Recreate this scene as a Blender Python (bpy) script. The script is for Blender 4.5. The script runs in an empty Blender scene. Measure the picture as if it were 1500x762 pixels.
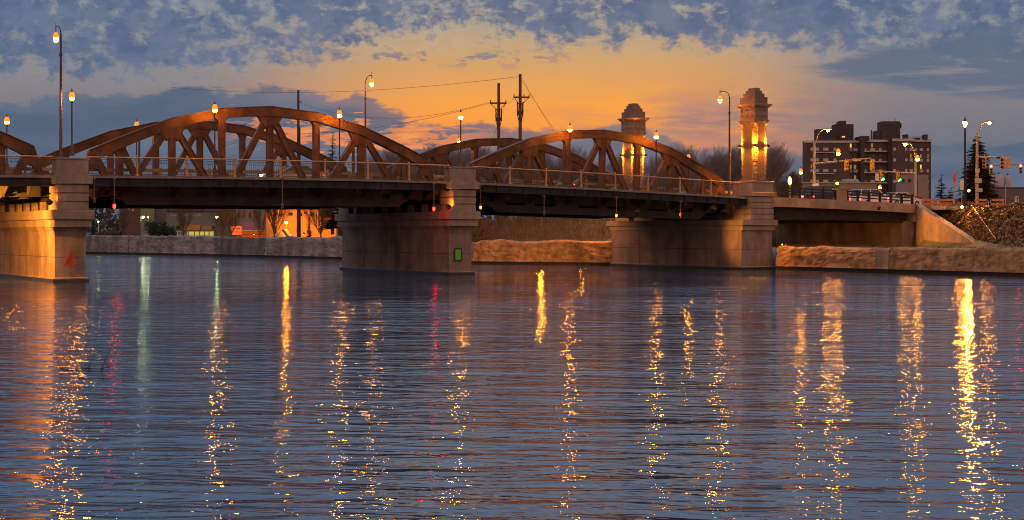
import bpy, math, random
from mathutils import Vector, Matrix
R = math.radians
scene = bpy.context.scene
COL = scene.collection
# ------------------------------------------------------------------ camera
cam_d = bpy.data.cameras.new('camera'); cam = bpy.data.objects.new('camera', cam_d); COL.objects.link(cam)
cam.location = (0, 0, 3.05); cam.rotation_euler = (R(90), 0, 0)
cam_d.sensor_width = 36; cam_d.lens = 49.2; cam_d.shift_y = -39 / 1500
cam_d.clip_end = 6000; cam_d.clip_start = 0.1
scene.camera = cam
scene.view_settings.view_transform = 'Standard'; scene.view_settings.look = 'None'
scene.view_settings.exposure = 0.15; scene.view_settings.gamma = 1; scene.view_settings.use_curve_mapping = False
scene.cycles.sample_clamp_indirect = 4.0
scene.cycles.max_bounces = 5; scene.cycles.diffuse_bounces = 2; scene.cycles.glossy_bounces = 3
scene.cycles.transmission_bounces = 2; scene.cycles.volume_bounces = 0
scene.cycles.use_denoising = True; scene.cycles.filter_width = 1.05
FC = 2050.0; HY = 342.0; HC = 3.05
def at(px, py, Z): return Vector(((px - 750) / FC * Z, Z, HC + (HY - py) / FC * Z))
def lin(r, g, b):
    f = lambda c: (c / 255 / 12.92) if c / 255 <= .04045 else ((c / 255 + .055) / 1.055) ** 2.4
    return (f(r), f(g), f(b), 1)
# ------------------------------------------------------------------ sky
world = bpy.data.worlds.new('World'); scene.world = world; world.use_nodes = True
WT = world.node_tree; WT.nodes.clear()
class X:                                  # tiny node arithmetic
    tree = WT
    def __init__(s, sock): s.s = sock
    @staticmethod
    def m(op, *a, clamp=False):
        n = X.tree.nodes.new('ShaderNodeMath'); n.operation = op; n.use_clamp = clamp
        for i, v in enumerate(a):
            if isinstance(v, X): X.tree.links.new(v.s, n.inputs[i])
            else: n.inputs[i].default_value = v
        return X(n.outputs[0])
    def __add__(s, o): return X.m('ADD', s, o)
    __radd__ = __add__
    def __sub__(s, o): return X.m('SUBTRACT', s, o)
    def __rsub__(s, o): return X.m('SUBTRACT', o, s)
    def __mul__(s, o): return X.m('MULTIPLY', s, o)
    __rmul__ = __mul__
    def __truediv__(s, o): return X.m('DIVIDE', s, o)
def sm(x, a, b):                          # smoothstep, a may exceed b
    n = X.tree.nodes.new('ShaderNodeMapRange'); n.interpolation_type = 'SMOOTHSTEP'
    inv = a > b
    X.tree.links.new(x.s, n.inputs[0]); n.inputs[1].default_value = min(a, b); n.inputs[2].default_value = max(a, b)
    n.inputs[3].default_value = 1 if inv else 0; n.inputs[4].default_value = 0 if inv else 1
    return X(n.outputs[0])
def noise(x, y, sx, sy, detail=6, rough=.55, seed=0, dist=0):
    c = X.tree.nodes.new('ShaderNodeCombineXYZ')
    for i, v in enumerate((x * sx, y * sy)): X.tree.links.new(v.s, c.inputs[i])
    c.inputs[2].default_value = seed
    n = X.tree.nodes.new('ShaderNodeTexNoise'); n.inputs['Scale'].default_value = 1
    n.inputs['Detail'].default_value = detail; n.inputs['Roughness'].default_value = rough; n.inputs['Distortion'].default_value = dist
    X.tree.links.new(c.outputs[0], n.inputs['Vector'])
    return X(n.outputs[0])
def curve(x, pts):                        # piecewise linear value through a colour ramp
    lo, hi = pts[0][0], pts[-1][0]
    t = X.m('MULTIPLY', x - lo, 1 / (hi - lo), clamp=True)
    n = X.tree.nodes.new('ShaderNodeValToRGB'); e = n.color_ramp.elements
    while len(e) < len(pts): e.new(.5)
    for i, p in enumerate(pts):
        e[i].position = (p[0] - lo) / (hi - lo)
        v = p[1]; e[i].color = v if isinstance(v, tuple) else (v / 4, v / 4, v / 4, 1)
    X.tree.links.new(t.s, n.inputs[0])
    if isinstance(pts[0][1], tuple): return n.outputs[0]
    return X(n.outputs[0]) * 4.0
def mix(f, a, b):
    n = X.tree.nodes.new('ShaderNodeMix'); n.data_type = 'RGBA'
    if isinstance(f, X): X.tree.links.new(f.s, n.inputs[0])
    else: n.inputs[0].default_value = f
    for v, i in ((a, 6), (b, 7)):
        if isinstance(v, tuple): n.inputs[i].default_value = v
        else: X.tree.links.new(v, n.inputs[i])
    return n.outputs[2]
tc = WT.nodes.new('ShaderNodeTexCoord'); sep = WT.nodes.new('ShaderNodeSeparateXYZ')
WT.links.new(tc.outputs['Generated'], sep.inputs[0])
dx, dy, dz = (X(sep.outputs[i]) for i in range(3))
az = X.m('ARCTAN2', dx, dy)
az = az + az * az * az * .33
p = X.m('MINIMUM', X.m('MAXIMUM', az * 20.5, -30.0), 30.0)       # hundreds of photo pixels from the view axis
e = X.m('ARCTANGENT', dz / X.m('SQRT', dx * dx + dy * dy + 1e-5)) * 20.5
clear_c = curve(e, [(0, lin(214, 118, 66)), (1.2, lin(242, 142, 56)), (1.9, lin(236, 154, 68)), (2.4, lin(206, 154, 96)), (3.0, lin(168, 154, 132)), (3.7, lin(150, 152, 150)), (5, lin(128, 164, 208)), (8, lin(140, 178, 228)), (14, lin(150, 184, 230))])
clear_s = curve(e, [(0, lin(86, 98, 116)), (1.1, lin(98, 106, 120)), (1.9, lin(124, 120, 126)), (2.6, lin(134, 134, 138)), (3.4, lin(132, 140, 148)), (5, lin(122, 158, 206)), (8, lin(138, 174, 226)), (14, lin(150, 184, 230))])
g = (p - .5) / 3.8
glow = X.m('EXPONENT', g * g * g * g * -1.0) * sm(p, 7.5, 3.2)
col = mix(glow * .97, clear_c, clear_c); col = mix(glow, clear_s, clear_c)
# high blotchy cloud deck
n1 = noise(p, e, 2.9, 4.2, 9, .66, 3.1, .15)
n1b = noise(p, e, .6, .95, 4, .5, 9.7)
edge = curve(p, [(-9, 2.15), (-5, 2.2), (-3.3, 2.45), (-1.5, 2.75), (2, 2.72), (4.2, 2.6), (5.5, 2.5), (9, 2.3)])
dA = e - edge
covA = n1 * .85 + n1b * .32 + X.m('MINIMUM', dA * .30, .10)
mA = sm(covA, .55, .72) * sm(dA, -.30, .10) * sm(e, 6.6, 3.7)
gapc = mix(glow, lin(160, 160, 158), lin(206, 182, 148))
col = mix(sm(dA, -.3, .35) * .5 * sm(n1, .4, .6), col, gapc)
tone = noise(p, e, 2.2, 3.0, 6, .6, 5.5)
cA = mix(sm(tone, .35, .65), lin(72, 93, 126), lin(96, 110, 136))
col = mix(mA * .93, col, cA)
# thin dark shreds below the deck
n6 = noise(p, e, 2.2, 6.0, 7, .6, 21.0)
mS = sm(n6, .52, .6) * X.m('EXPONENT', X.m('POWER', X.m('ABSOLUTE', (e - 2.56) / .12), 2.0) * -1.0) * sm(p, 1.2, .2) * sm(p, -3.6, -2.6)
col = mix(mS * .85, col, lin(120, 118, 130))
# low cloud bank
topB = curve(p, [(-9, 1.75), (-7.5, 1.8), (-6, 1.98), (-4.6, 2.07), (-3.2, 2.1), (-2.2, 1.98), (-1.4, 1.66), (-.4, 1.62), (.8, 1.45), (1.6, 1.68), (2.6, 1.3), (4.2, 1.2), (5.6, 1.25), (9, 1.3)])
n2 = noise(p, e, 1.6, 3.4, 8, .6, 12.0, .2)
dB = topB - e + (n2 - .5) * .55
mB = sm(dB, -.02, .07)
n2b = noise(p, e, .5, 2.2, 5, .5, 15.0)
cB = mix(sm(n2b, .35, .7), lin(76, 93, 117), lin(95, 108, 128))
rim = sm(dB, .28, .02) * glow
cB = mix(rim * .28, cB, lin(210, 140, 92))
col = mix(mB * .96, col, cB)
# sunlit shreds inside the bank
n3 = noise(p, e, 1.7, 9.0, 8, .62, 31.0, .3)
zc = (e - (1.42 - (p + 2.4) * .02)) / .24
mC = sm(n3 + X.m('EXPONENT', zc * zc * -1.0) * .2, .62, .68) * sm(X.m('ABSOLUTE', p + 2.2), 2.3, 1.2) * sm(e, .95, 1.1) * sm(e, 2.1, 1.85)
col = mix(mC * .9, col, mix(sm(n3, .5, .75), lin(214, 128, 82), lin(246, 160, 78)))
# pink veil right of centre
n4 = noise(p, e, .9, 5.0, 6, .5, 41.0, .2)
zd_ = (e - 1.6) / .42; zp = (p - 3.1) / 1.9
mD = X.m('EXPONENT', (zd_ * zd_ + zp * zp) * -1.0)
col = mix(mD * sm(n4, .32, .62) * .85, col, lin(118, 112, 126))
col = mix(mD * sm(n4, .55, .68) * .5, col, lin(216, 136, 92))
# long streaky cloud on the right
n5 = noise(p + e * 1.2, e, .8, 5.5, 8, .6, 51.0, .3)
up = curve(p, [(3, 2.3), (4, 2.42), (5.5, 2.66), (7.5, 2.95), (9, 3.2)]); dn = curve(p, [(3, 2.4), (4, 2.34), (5.2, 2.08), (6.2, 1.9), (9, 1.7)])
mE = sm(X.m('MINIMUM', up - e, e - dn) + (n5 - .5) * .5, -.03, .18) * sm(p, 3.6, 4.3) * sm(p, 12, 9)
col = mix(mE * sm(n5, .28, .5) * .9, col, lin(88, 102, 124))
# the sky behind the viewer: warm colour added to fill the pier faces
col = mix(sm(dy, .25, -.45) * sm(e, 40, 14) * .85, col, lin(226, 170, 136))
# below the horizon: dull dusk ground colour
col = mix(sm(e, 0, -.3), col, lin(60, 62, 70))
nish = WT.nodes.new('ShaderNodeTexSky'); nish.sky_type = 'NISHITA'; nish.sun_disc = False
nish.sun_elevation = R(1.5); nish.sun_rotation = R(4)
bg1 = WT.nodes.new('ShaderNodeBackground'); bg2 = WT.nodes.new('ShaderNodeBackground'); addn = WT.nodes.new('ShaderNodeAddShader')
wout = WT.nodes.new('ShaderNodeOutputWorld')
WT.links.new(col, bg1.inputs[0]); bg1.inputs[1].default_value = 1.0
WT.links.new(nish.outputs[0], bg2.inputs[0]); bg2.inputs[1].default_value = 0.001
WT.links.new(bg1.outputs[0], addn.inputs[0]); WT.links.new(bg2.outputs[0], addn.inputs[1]); WT.links.new(addn.outputs[0], wout.inputs[0])
world.cycles.sampling_method = 'MANUAL'; world.cycles.sample_map_resolution = 512
sun_d = bpy.data.lights.new('sun', 'SUN'); sun_d.energy = .02; sun_d.angle = R(40); sun_d.color = (1, .62, .38)
sun = bpy.data.objects.new('sun', sun_d); COL.objects.link(sun); sun.rotation_euler = (R(-88.5), 0, R(-4))
# ------------------------------------------------------------------ materials
MATS = {}
def mat(name, c, rough=.8, var=.25, scale=1.5, bump=0.0, bscale=20, metal=0, streak=0, spec=.3, c2=None):
    if name in MATS: return MATS[name]
    m = bpy.data.materials.new(name); m.use_nodes = True; t = m.node_tree; b = t.nodes['Principled BSDF']
    b.inputs['Roughness'].default_value = rough; b.inputs['Metallic'].default_value = metal; b.inputs['Specular IOR Level'].default_value = spec
    tcn = t.nodes.new('ShaderNodeTexCoord')
    def nz(sc, det, vec=None, r=.6):
        n = t.nodes.new('ShaderNodeTexNoise'); n.inputs['Scale'].default_value = sc; n.inputs['Detail'].default_value = det; n.inputs['Roughness'].default_value = r
        t.links.new(vec or tcn.outputs['Object'], n.inputs['Vector']); return n
    n = nz(scale, 7)
    rp = t.nodes.new('ShaderNodeValToRGB'); rp.color_ramp.elements[0].position = .3; rp.color_ramp.elements[1].position = .7
    lo = tuple(x * (1 - var) for x in c[:3]) + (1,); hi = tuple(min(1, x * (1 + var)) for x in (c2 or c)[:3]) + (1,)
    rp.color_ramp.elements[0].color = lo; rp.color_ramp.elements[1].color = hi
    t.links.new(n.outputs[0], rp.inputs[0]); out = rp.outputs[0]
    if streak:
        mp = t.nodes.new('ShaderNodeMapping'); mp.inputs['Scale'].default_value = (.55, .55, .11)
        t.links.new(tcn.outputs['Object'], mp.inputs[0]); s = nz(1.0, 6, mp.outputs[0])
        r2 = t.nodes.new('ShaderNodeValToRGB'); r2.color_ramp.elements[0].position = .36; r2.color_ramp.elements[1].position = .56
        r2.color_ramp.elements[0].color = (1 - streak,) * 3 + (1,); r2.color_ramp.elements[1].color = (1, 1, 1, 1)
        t.links.new(s.outputs[0], r2.inputs[0])
        mx = t.nodes.new('ShaderNodeMix'); mx.data_type = 'RGBA'; mx.blend_type = 'MULTIPLY'; mx.inputs[0].default_value = 1
        t.links.new(out, mx.inputs[6]); t.links.new(r2.outputs[0], mx.inputs[7]); out = mx.outputs[2]
    t.links.new(out, b.inputs['Base Color'])
    if bump:
        bn = nz(bscale, 6); bp = t.nodes.new('ShaderNodeBump'); bp.inputs['Strength'].default_value = bump; bp.inputs['Distance'].default_value = .05
        t.links.new(bn.outputs[0], bp.inputs['Height']); t.links.new(bp.outputs[0], b.inputs['Normal'])
    MATS[name] = m; return m
def emis(name, c, s):
    if name in MATS: return MATS[name]
    m = bpy.data.materials.new(name); m.use_nodes = True; b = m.node_tree.nodes['Principled BSDF']
    b.inputs['Base Color'].default_value = (.02, .02, .02, 1); b.inputs['Emission Color'].default_value = tuple(c[:3]) + (1,); b.inputs['Emission Strength'].default_value = s
    MATS[name] = m; return m
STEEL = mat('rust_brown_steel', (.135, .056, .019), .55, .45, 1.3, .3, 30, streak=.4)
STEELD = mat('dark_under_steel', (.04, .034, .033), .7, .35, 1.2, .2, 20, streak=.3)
RAILM = mat('tan_rail_paint', (.50, .29, .13), .5, .2, 6, .1, 40)
CONC = mat('pier_concrete', (.33, .235, .18), .9, .28, .7, .6, 9, streak=.45)
CONCL = mat('parapet_concrete', (.37, .27, .205), .9, .2, 1.4, .5, 14, streak=.35)
ASPH = mat('asphalt', (.055, .053, .052), .85, .25, .8, .3, 60)
POLE = mat('lamp_pole_paint', (.09, .055, .04), .5, .2, 5, .05, 30)
DARKM = mat('dark_metal', (.025, .022, .022), .5, .3, 5, .05, 30)
GALV = mat('galvanised_steel', (.38, .37, .35), .45, .15, 4, .05, 30, metal=.3)
SOD = emis('sodium_glass_hot', (1, .29, .012), 520)
SODT = emis('sodium_glass_amber', (1, .20, .004), 1.7)
SODB = emis('street_sodium_glass', (1, .29, .012), 260)
SODR = emis('junction_sodium_glass', (1, .28, .008), 560)
YELL = emis('warm_white_glass', (1, .36, .025), 420)
MERC = emis('greenish_white_glass', (.82, 1, .55), 330)
REDL = emis('red_signal_glass', (1, .02, .01), 22)
# ------------------------------------------------------------------ mesh helpers
class MB:
    def __init__(s): s.v = []; s.f = []; s.sm = []
    def add(s, vs, fs, smooth=False):
        k = len(s.v); s.v += [tuple(v) for v in vs]; s.f += [tuple(i + k for i in f) for f in fs]; s.sm += [smooth] * len(fs); return s
    def box(s, x0, x1, y0, y1, z0, z1):
        v = [(x0, y0, z0), (x1, y0, z0), (x1, y1, z0), (x0, y1, z0), (x0, y0, z1), (x1, y0, z1), (x1, y1, z1), (x0, y1, z1)]
        return s.add(v, [(3, 2, 1, 0), (4, 5, 6, 7), (0, 1, 5, 4), (1, 2, 6, 5), (2, 3, 7, 6), (3, 0, 4, 7)])
    def cyl(s, a, b, r0, r1=None, n=8, caps=True, smooth=True):
        a = Vector(a); b = Vector(b); r1 = r0 if r1 is None else r1; d = (b - a)
        if d.length < 1e-6: return s
        d.normalize(); up = Vector((0, 0, 1)) if abs(d.z) < .9 else Vector((1, 0, 0)); x = d.cross(up).normalized(); y = d.cross(x)
        vs = []
        for q, r in ((a, r0), (b, r1)):
            for i in range(n): w = 2 * math.pi * i / n; vs.append(q + x * math.cos(w) * r + y * math.sin(w) * r)
        s.add(vs, [(i, (i + 1) % n, n + (i + 1) % n, n + i) for i in range(n)], smooth)
        if caps and n > 3: s.add([vs[i] for i in range(n)][::-1], [tuple(range(n))]); s.add(vs[n:], [tuple(range(n))])
        return s
    def tube(s, pts, r, n=8):
        for a, b in zip(pts, pts[1:]): s.cyl(a, b, r if not isinstance(r, (list, tuple)) else r[0], None, n)
        return s
    def beam(s, a, b, wy, wz):                 # rectangular bar between two points (wz in the vertical plane)
        a = Vector(a); b = Vector(b); d = (b - a).normalized(); up = Vector((0, 0, 1)) if abs(d.z) < .99 else Vector((1, 0, 0))
        x = d.cross(up).normalized() * wy / 2; y = x.cross(d).normalized() * wz / 2
        v = [q + sx * x + sy * y for q in (a, b) for sx, sy in ((-1, -1), (1, -1), (1, 1), (-1, 1))]
        return s.add(v, [(3, 2, 1, 0), (4, 5, 6, 7), (0, 1, 5, 4), (1, 2, 6, 5), (2, 3, 7, 6), (3, 0, 4, 7)])
    def lathe(s, prof, c=(0, 0, 0), n=12, smooth=True):
        vs = []; cx, cy, cz = c
        for r, z in prof:
            for i in range(n): w = 2 * math.pi * i / n; vs.append((cx + r * math.cos(w), cy + r * math.sin(w), cz + z))
        return s.add(vs, [(j * n + i, j * n + (i + 1) % n, (j + 1) * n + (i + 1) % n, (j + 1) * n + i) for j in range(len(prof) - 1) for i in range(n)], smooth)
    def prism(s, poly, y0, y1):                # polygon in x,z extruded along y
        n = len(poly); v = [(x, y0, z) for x, z in poly] + [(x, y1, z) for x, z in poly]
        return s.add(v, [tuple(range(n)), tuple(range(2 * n - 1, n - 1, -1))] + [((i + 1) % n, i, n + i, n + (i + 1) % n) for i in range(n)])
    def slab(s, poly, z0, z1):                 # polygon in x,y extruded along z
        n = len(poly); v = [(x, y, z0) for x, y in poly] + [(x, y, z1) for x, y in poly]
        return s.add(v, [tuple(range(n))[::-1], tuple(range(n, 2 * n))] + [(i, (i + 1) % n, n + (i + 1) % n, n + i) for i in range(n)])
    def loft(s, rings, smooth=False):
        n = len(rings[0]); v = [q for r in rings for q in r]
        f = [(j * n + i, j * n + (i + 1) % n, (j + 1) * n + (i + 1) % n, (j + 1) * n + i) for j in range(len(rings) - 1) for i in range(n)]
        s.add(v, f, smooth); s.add(rings[0], [tuple(range(n))[::-1]]); s.add(rings[-1], [tuple(range(n))]); return s
    def build(s, name, m, parent=None, kind=None, bevel=0):
        me = bpy.data.meshes.new(name); me.from_pydata(s.v, [], s.f); me.update()
        me.polygons.foreach_set('use_smooth', s.sm)
        me.materials.append(m); o = bpy.data.objects.new(name, me); COL.objects.link(o)
        if parent: o.parent = parent
        if kind: o['kind'] = kind
        if bevel:
            md = o.modifiers.new('bevel', 'BEVEL'); md.width = bevel; md.segments = 2; md.limit_method = 'ANGLE'
        return o
def tag(o, label, cat, group=None, kind=None):
    if label: o['label'] = label
    if cat: o['category'] = cat
    if group: o['group'] = group
    if kind: o['kind'] = kind
    return o
def thing(name, label, cat, loc=(0, 0, 0), rz=0, group=None):
    o = bpy.data.objects.new(name, None); COL.objects.link(o); o.location = loc; o.rotation_euler = (0, 0, rz); o.empty_display_size = .2
    return tag(o, label, cat, group)
def dup(root, loc, rz, label, scale=None):
    def cp(o, par):
        c = o.copy(); COL.objects.link(c)
        if par: c.parent = par
        for ch in [q for q in list(KIDS.get(o.name, []))]: cp(ch, c)
        return c
    c = cp(root, None); c.location = loc; c.rotation_euler = (0, 0, rz); c['label'] = label
    if scale: c.scale = scale
    return c
KIDS = {}
def index_kids(root):
    for o in [root] + list(root.children_recursive): KIDS[o.name] = list(o.children)
# bridge frame: t along the bridge, w across it (away from the camera)
ANG = R(32.3072); BU = Vector((.8451944, .534459, 0)); BV = Vector((-.534459, .8451944, 0)); BM = Vector((-3.505821, 102.81, 0))
def B(t, w, z=0): return BM + BU * t + BV * w + Vector((0, 0, z))
def interp(x, pts):
    if x <= pts[0][0]: return pts[0][1]
    for (a, va), (b, vb) in zip(pts, pts[1:]):
        if x <= b: return va + (vb - va) * (x - a) / (b - a)
    return pts[-1][1]
ZD = [(-60, 6.15), (-45, 6.42), (-32, 6.63), (-20, 6.80), (-9, 6.87), (0, 6.83), (11, 6.6), (20, 6.34), (26, 6.15), (30, 6.03), (38, 5.88), (48, 5.6), (60, 5.45), (120, 5.45)]
def zd(t): return interp(t, ZD)
#@@PART2
# ------------------------------------------------------------------ water
def water():
    m = bpy.data.materials.new('river_water'); m.use_nodes = True; t = m.node_tree; b = t.nodes['Principled BSDF']
    b.inputs['Base Color'].default_value = (.02, .05, .085, 1); b.inputs['Roughness'].default_value = .035; b.inputs['IOR'].default_value = 1.42
    X.tree = t
    tcn = t.nodes.new('ShaderNodeTexCoord'); sp = t.nodes.new('ShaderNodeSeparateXYZ'); t.links.new(tcn.outputs['Object'], sp.inputs[0])
    x, y = X(sp.outputs[0]), X(sp.outputs[1])
    yy = y + x * .07
    a = noise(x, yy, .2, .75, 2, .5, 1.0, .3)           # broad ripples, crests roughly across the view
    b2 = noise(x, yy, .55, 1.75, 3, .55, 4.0, .5)
    c = noise(x, yy, 1.7, 4.8, 2, .5, 7.0)
    far_ = noise(x, yy, .09, .32, 2, .5, 17.0)
    big = noise(x, y, .03, .06, 3, .5, 11.0)
    k = sm(big, .36, .64) * .6 + .65
    h = (a * .085 + b2 * .082 + c * .018 + far_ * .10 * sm(y, 35, 75)) * k
    bp = t.nodes.new('ShaderNodeBump'); bp.inputs['Strength'].default_value = 1; bp.inputs['Distance'].default_value = 1
    t.links.new(h.s, bp.inputs['Height']); t.links.new(bp.outputs[0], b.inputs['Normal'])
    mb = MB(); mb.add([(-700, -40, 0), (500, -40, 0), (500, 900, 0), (-700, 900, 0)], [(0, 1, 2, 3)])
    o = mb.build('water', m, kind='structure'); return o
water()
# ------------------------------------------------------------------ the truss bridge
bridge = thing('truss_bridge', 'rust brown steel arch truss road bridge crossing the river on concrete piers', 'bridge', B(0, 0, 0), ANG)
def make_truss(tc_, w, zb, slope, label=None):
    tr = bpy.data.objects.new('truss', None); COL.objects.link(tr); tr.parent = bridge; tr.location = (tc_, w, zb)
    tr.rotation_euler = (0, -math.atan(slope), 0)
    if label: tr['label'] = label
    top = [(-12.35, 3.57), (-10.45, 4.42), (-6.95, 5.82), (-3.48, 6.62), (0, 6.9), (3.48, 6.62), (6.95, 5.82), (10.45, 4.42), (12.35, 3.57)]
    low = [(-12.0, 2.92), (-10.45, 3.72), (-6.95, 5.2), (-3.48, 6.02), (0, 6.3), (3.48, 6.02), (6.95, 5.2), (10.45, 3.72), (12.0, 2.92)]
    mb = MB()
    for i in range(8):
        mb.prism([top[i], low[i], low[i + 1], top[i + 1]][::-1], -.23, .23)
        (x0, z0), (x1, z1) = top[i], top[i + 1]
        mb.beam((x0, 0, z0 + .025), (x1, 0, z1 + .025), .58, .05)
        (x0, z0), (x1, z1) = low[i], low[i + 1]
        mb.beam((x0, 0, z0), (x1, 0, z1), .54, .045)
    mb.build('top_chord', STEEL, tr)
    for x in (-8.7, -5.2, -1.75, 1.75, 5.2, 8.7):   # splice plates
        mb = MB(); q_ = [(x - .45, interp(x - .45, top) - .05), (x - .45, interp(x - .45, low) + .05), (x + .45, interp(x + .45, low) + .05), (x + .45, interp(x + .45, top) - .05)]
        mb.prism(q_[::-1], -.245, .245)
        for ux in (-.36, -.22, -.08, .08, .22, .36):
            for uz in (.12, .26, .4): z_ = interp(x + ux, low) + uz; mb.box(x + ux - .018, x + ux + .018, -.26, .26, z_ - .018, z_ + .018)
        mb.build('splice_plate', STEEL, tr)
    mb = MB()
    bl = [(-11.6, 1.5), (-10.0, .05), (10.0, .05), (11.6, 1.5)]; bt = [(-11.2, 1.75), (-9.9, .62), (9.9, .62), (11.2, 1.75)]
    for i in range(3): mb.prism([bl[i], bl[i + 1], bt[i + 1], bt[i]], -.21, .21)
    for x in (-6.95, 0, 6.95):      # gusset plates on the lower chord
        mb.prism([(x - .45, .6), (x + .45, .6), (x + .25, 1.0), (x - .25, 1.0)], -.24, .24)
    for x in (-3.48, 3.48, -10.2, 10.2):
        mb.prism([(x - 1.15, .6), (x + 1.15, .6), (x + .55, 1.45), (x - .55, 1.45)], -.24, .24)
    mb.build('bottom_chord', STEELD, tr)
    for x, z1 in ((-10.45, 3.8), (-6.95, 5.3), (-3.48, 6.1), (0, 6.4), (3.48, 6.1), (6.95, 5.3), (10.45, 3.8)):
        mb = MB(); mb.box(x - .17, x + .17, -.15, .15, .4, z1)
        for q in (-.19, .19): mb.box(x + q - .02, x + q + .02, -.2, .2, .4, z1)
        if abs(x) in (3.48, 10.45):             # fillets where the post meets the chord
            ct = lambda xx: interp(xx, low) + .03
            for sg in (-1, 1):
                xo = x + sg * .20; r = .5; pts = [(xo, ct(xo)), (xo, ct(x + sg * .2) - r)]
                for k in range(1, 6):
                    a = k / 6 * math.pi / 2; px_ = xo + sg * r * (1 - math.cos(a)); pz = ct(px_) - r + r * math.sin(a); pts.append((px_, pz))
                pts.append((xo + sg * r, ct(xo + sg * r)))
                mb.prism(pts if sg < 0 else pts[::-1], -.17, .17)
        mb.build('vertical_post', STEEL, tr)
    def diag(x0, z0, x1, z1, wd=.36):
        mb = MB(); mb.beam((x0, 0, z0), (x1, 0, z1), .28, wd)
        d = Vector((x1 - x0, 0, z1 - z0)).normalized(); n = Vector((-d.z, 0, d.x)) * wd / 2
        for sg in (-1, 1): mb.beam(Vector((x0, 0, z0)) + n * sg, Vector((x1, 0, z1)) + n * sg, .38, .04)
        mb.build('diagonal', STEEL, tr)
    for sg in (-1, 1):
        diag(sg * .12, 6.35, sg * 3.3, .5); diag(sg * 6.8, 5.3, sg * 3.7, .5); diag(sg * 7.1, 5.3, sg * 10.3, .6)
        diag(sg * 10.3, 3.75, sg * 9.1, 1.3, .34)
    # joint plates at the three-member nodes
    for x, z in ((0, 6.33), (-6.95, 5.26), (6.95, 5.26)):
        mb = MB()
        pts = [(x - .95, z + .0), (x - .5, z - .75), (x - .36, z - .95), (x - .2, z - .75), (x + .2, z - .75), (x + .36, z - .95), (x + .5, z - .75), (x + .95, z)]
        if x: pts[0] = (x - .95, interp(x - .95, low)); pts[-1] = (x + .95, interp(x + .95, low))
        mb.prism(pts, -.185, .185); mb.build('joint_plate', STEEL, tr)
    for sg in (-1, 1):                          # forked end posts
        P = lambda l: [(sg * a, b) for a, b in (l if sg > 0 else l[::-1])]
        mb = MB(); mb.prism(P([(10.9, 1.0), (11.35, 1.0), (11.65, 2.0), (11.95, 2.35), (12.15, 2.4), (12.35, 2.3), (12.6, 1.9), (12.85, 1.0), (13.25, 1.0), (12.75, 2.6), (12.42, 3.6), (11.9, 3.25), (11.55, 2.75), (11.2, 2.0)]), -.2, .2); mb.build('end_post', STEEL, tr)
    for sg in (-1, 1):
        P = lambda l: [(sg * a, b) for a, b in (l if sg > 0 else l[::-1])]
        mb = MB(); mb.prism(P([(8.6, 1.0), (9.9, 1.0), (9.6, 1.9), (9.42, 2.5), (9.2, 2.5), (8.95, 1.9)]), -.165, .165); mb.build('joint_plate', STEEL, tr)
    return tr
make_truss(-14.40, 2, 4.90, .003, 'near truss between the left pier and the middle pier')
make_truss(13.83, 2, 4.40, -.024, 'near truss between the middle pier and the right pier')
make_truss(-42.65, 2, 4.70, .022, 'near truss running out of the left edge')
make_truss(-14.40, 16, 4.90, .003, 'far truss between the left pier and the middle pier')
make_truss(13.83, 16, 4.55, -.022, 'far truss between the middle pier and the right pier')
make_truss(-42.65, 16, 4.70, .022, 'far truss running out of the left edge')
def strip(mb, t0, t1, w0, w1, dz0, dz1, step=2.0):
    n = max(1, int((t1 - t0) / step)); ts = [t0 + (t1 - t0) * i / n for i in range(n + 1)]
    mb.loft([[(t, w0, zd(t) + dz0), (t, w1, zd(t) + dz0), (t, w1, zd(t) + dz1), (t, w0, zd(t) + dz1)][::-1] for t in ts]); return mb
# decks: roadway, sidewalks, fascia, under-floor
T0, T1 = -62, 29.4
strip(MB(), T0, T1, 2.35, 15.65, -.35, -.12).build('roadway', ASPH, bridge)
mb = MB()
for w in (5.7, 9.0, 12.3):
    t = T0
    while t < T1: strip(mb, t, t + (3 if w != 9.0 else 6), w - .06, w + .06, -.118, -.114); t += 9 if w != 9 else 6.01
mb.build('lane_marking', mat('lane_paint', (.6, .58, .5), .7, .15), bridge)
for w0, w1 in ((-.12, 1.72), (16.3, 18.12)):
    mb = MB(); strip(mb, T0, T1, w0, w1, -.16, 0)
    wf = w0 if w0 < 0 else w1
    mb.build('sidewalk_slab', mat('sidewalk_concrete', (.22, .19, .165), .9, .2, 2, .3, 20), bridge)
    mb = MB(); a, b_ = (.05, .16) if w0 < 0 else (17.84, 17.95)
    strip(mb, T0, T1, a, b_, -.62, -.163); strip(mb, T0, T1, a - .12, b_ + .12, -.68, -.622)
    for t in [T0 + 1.2 * i for i in range(int((T1 - T0) / 1.2))]: mb.box(t, t + .05, min(a, b_) - .09, min(a, b_), zd(t) - .61, zd(t) - .17)
    mb.build('fascia_girder', mat('fascia_steel', (.026, .023, .026), .6, .3, 1.5, .2, 20, streak=.3), bridge)
mb = MB(); ts = []
for c0 in (-42.65, -14.4, 13.83):
    for k in range(-4, 5):
        x = k * 3.48 if abs(k) < 4 else (11.9 if k > 0 else -11.9); t = c0 + x
        if t > T0: ts.append((t, abs(k)))
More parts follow.
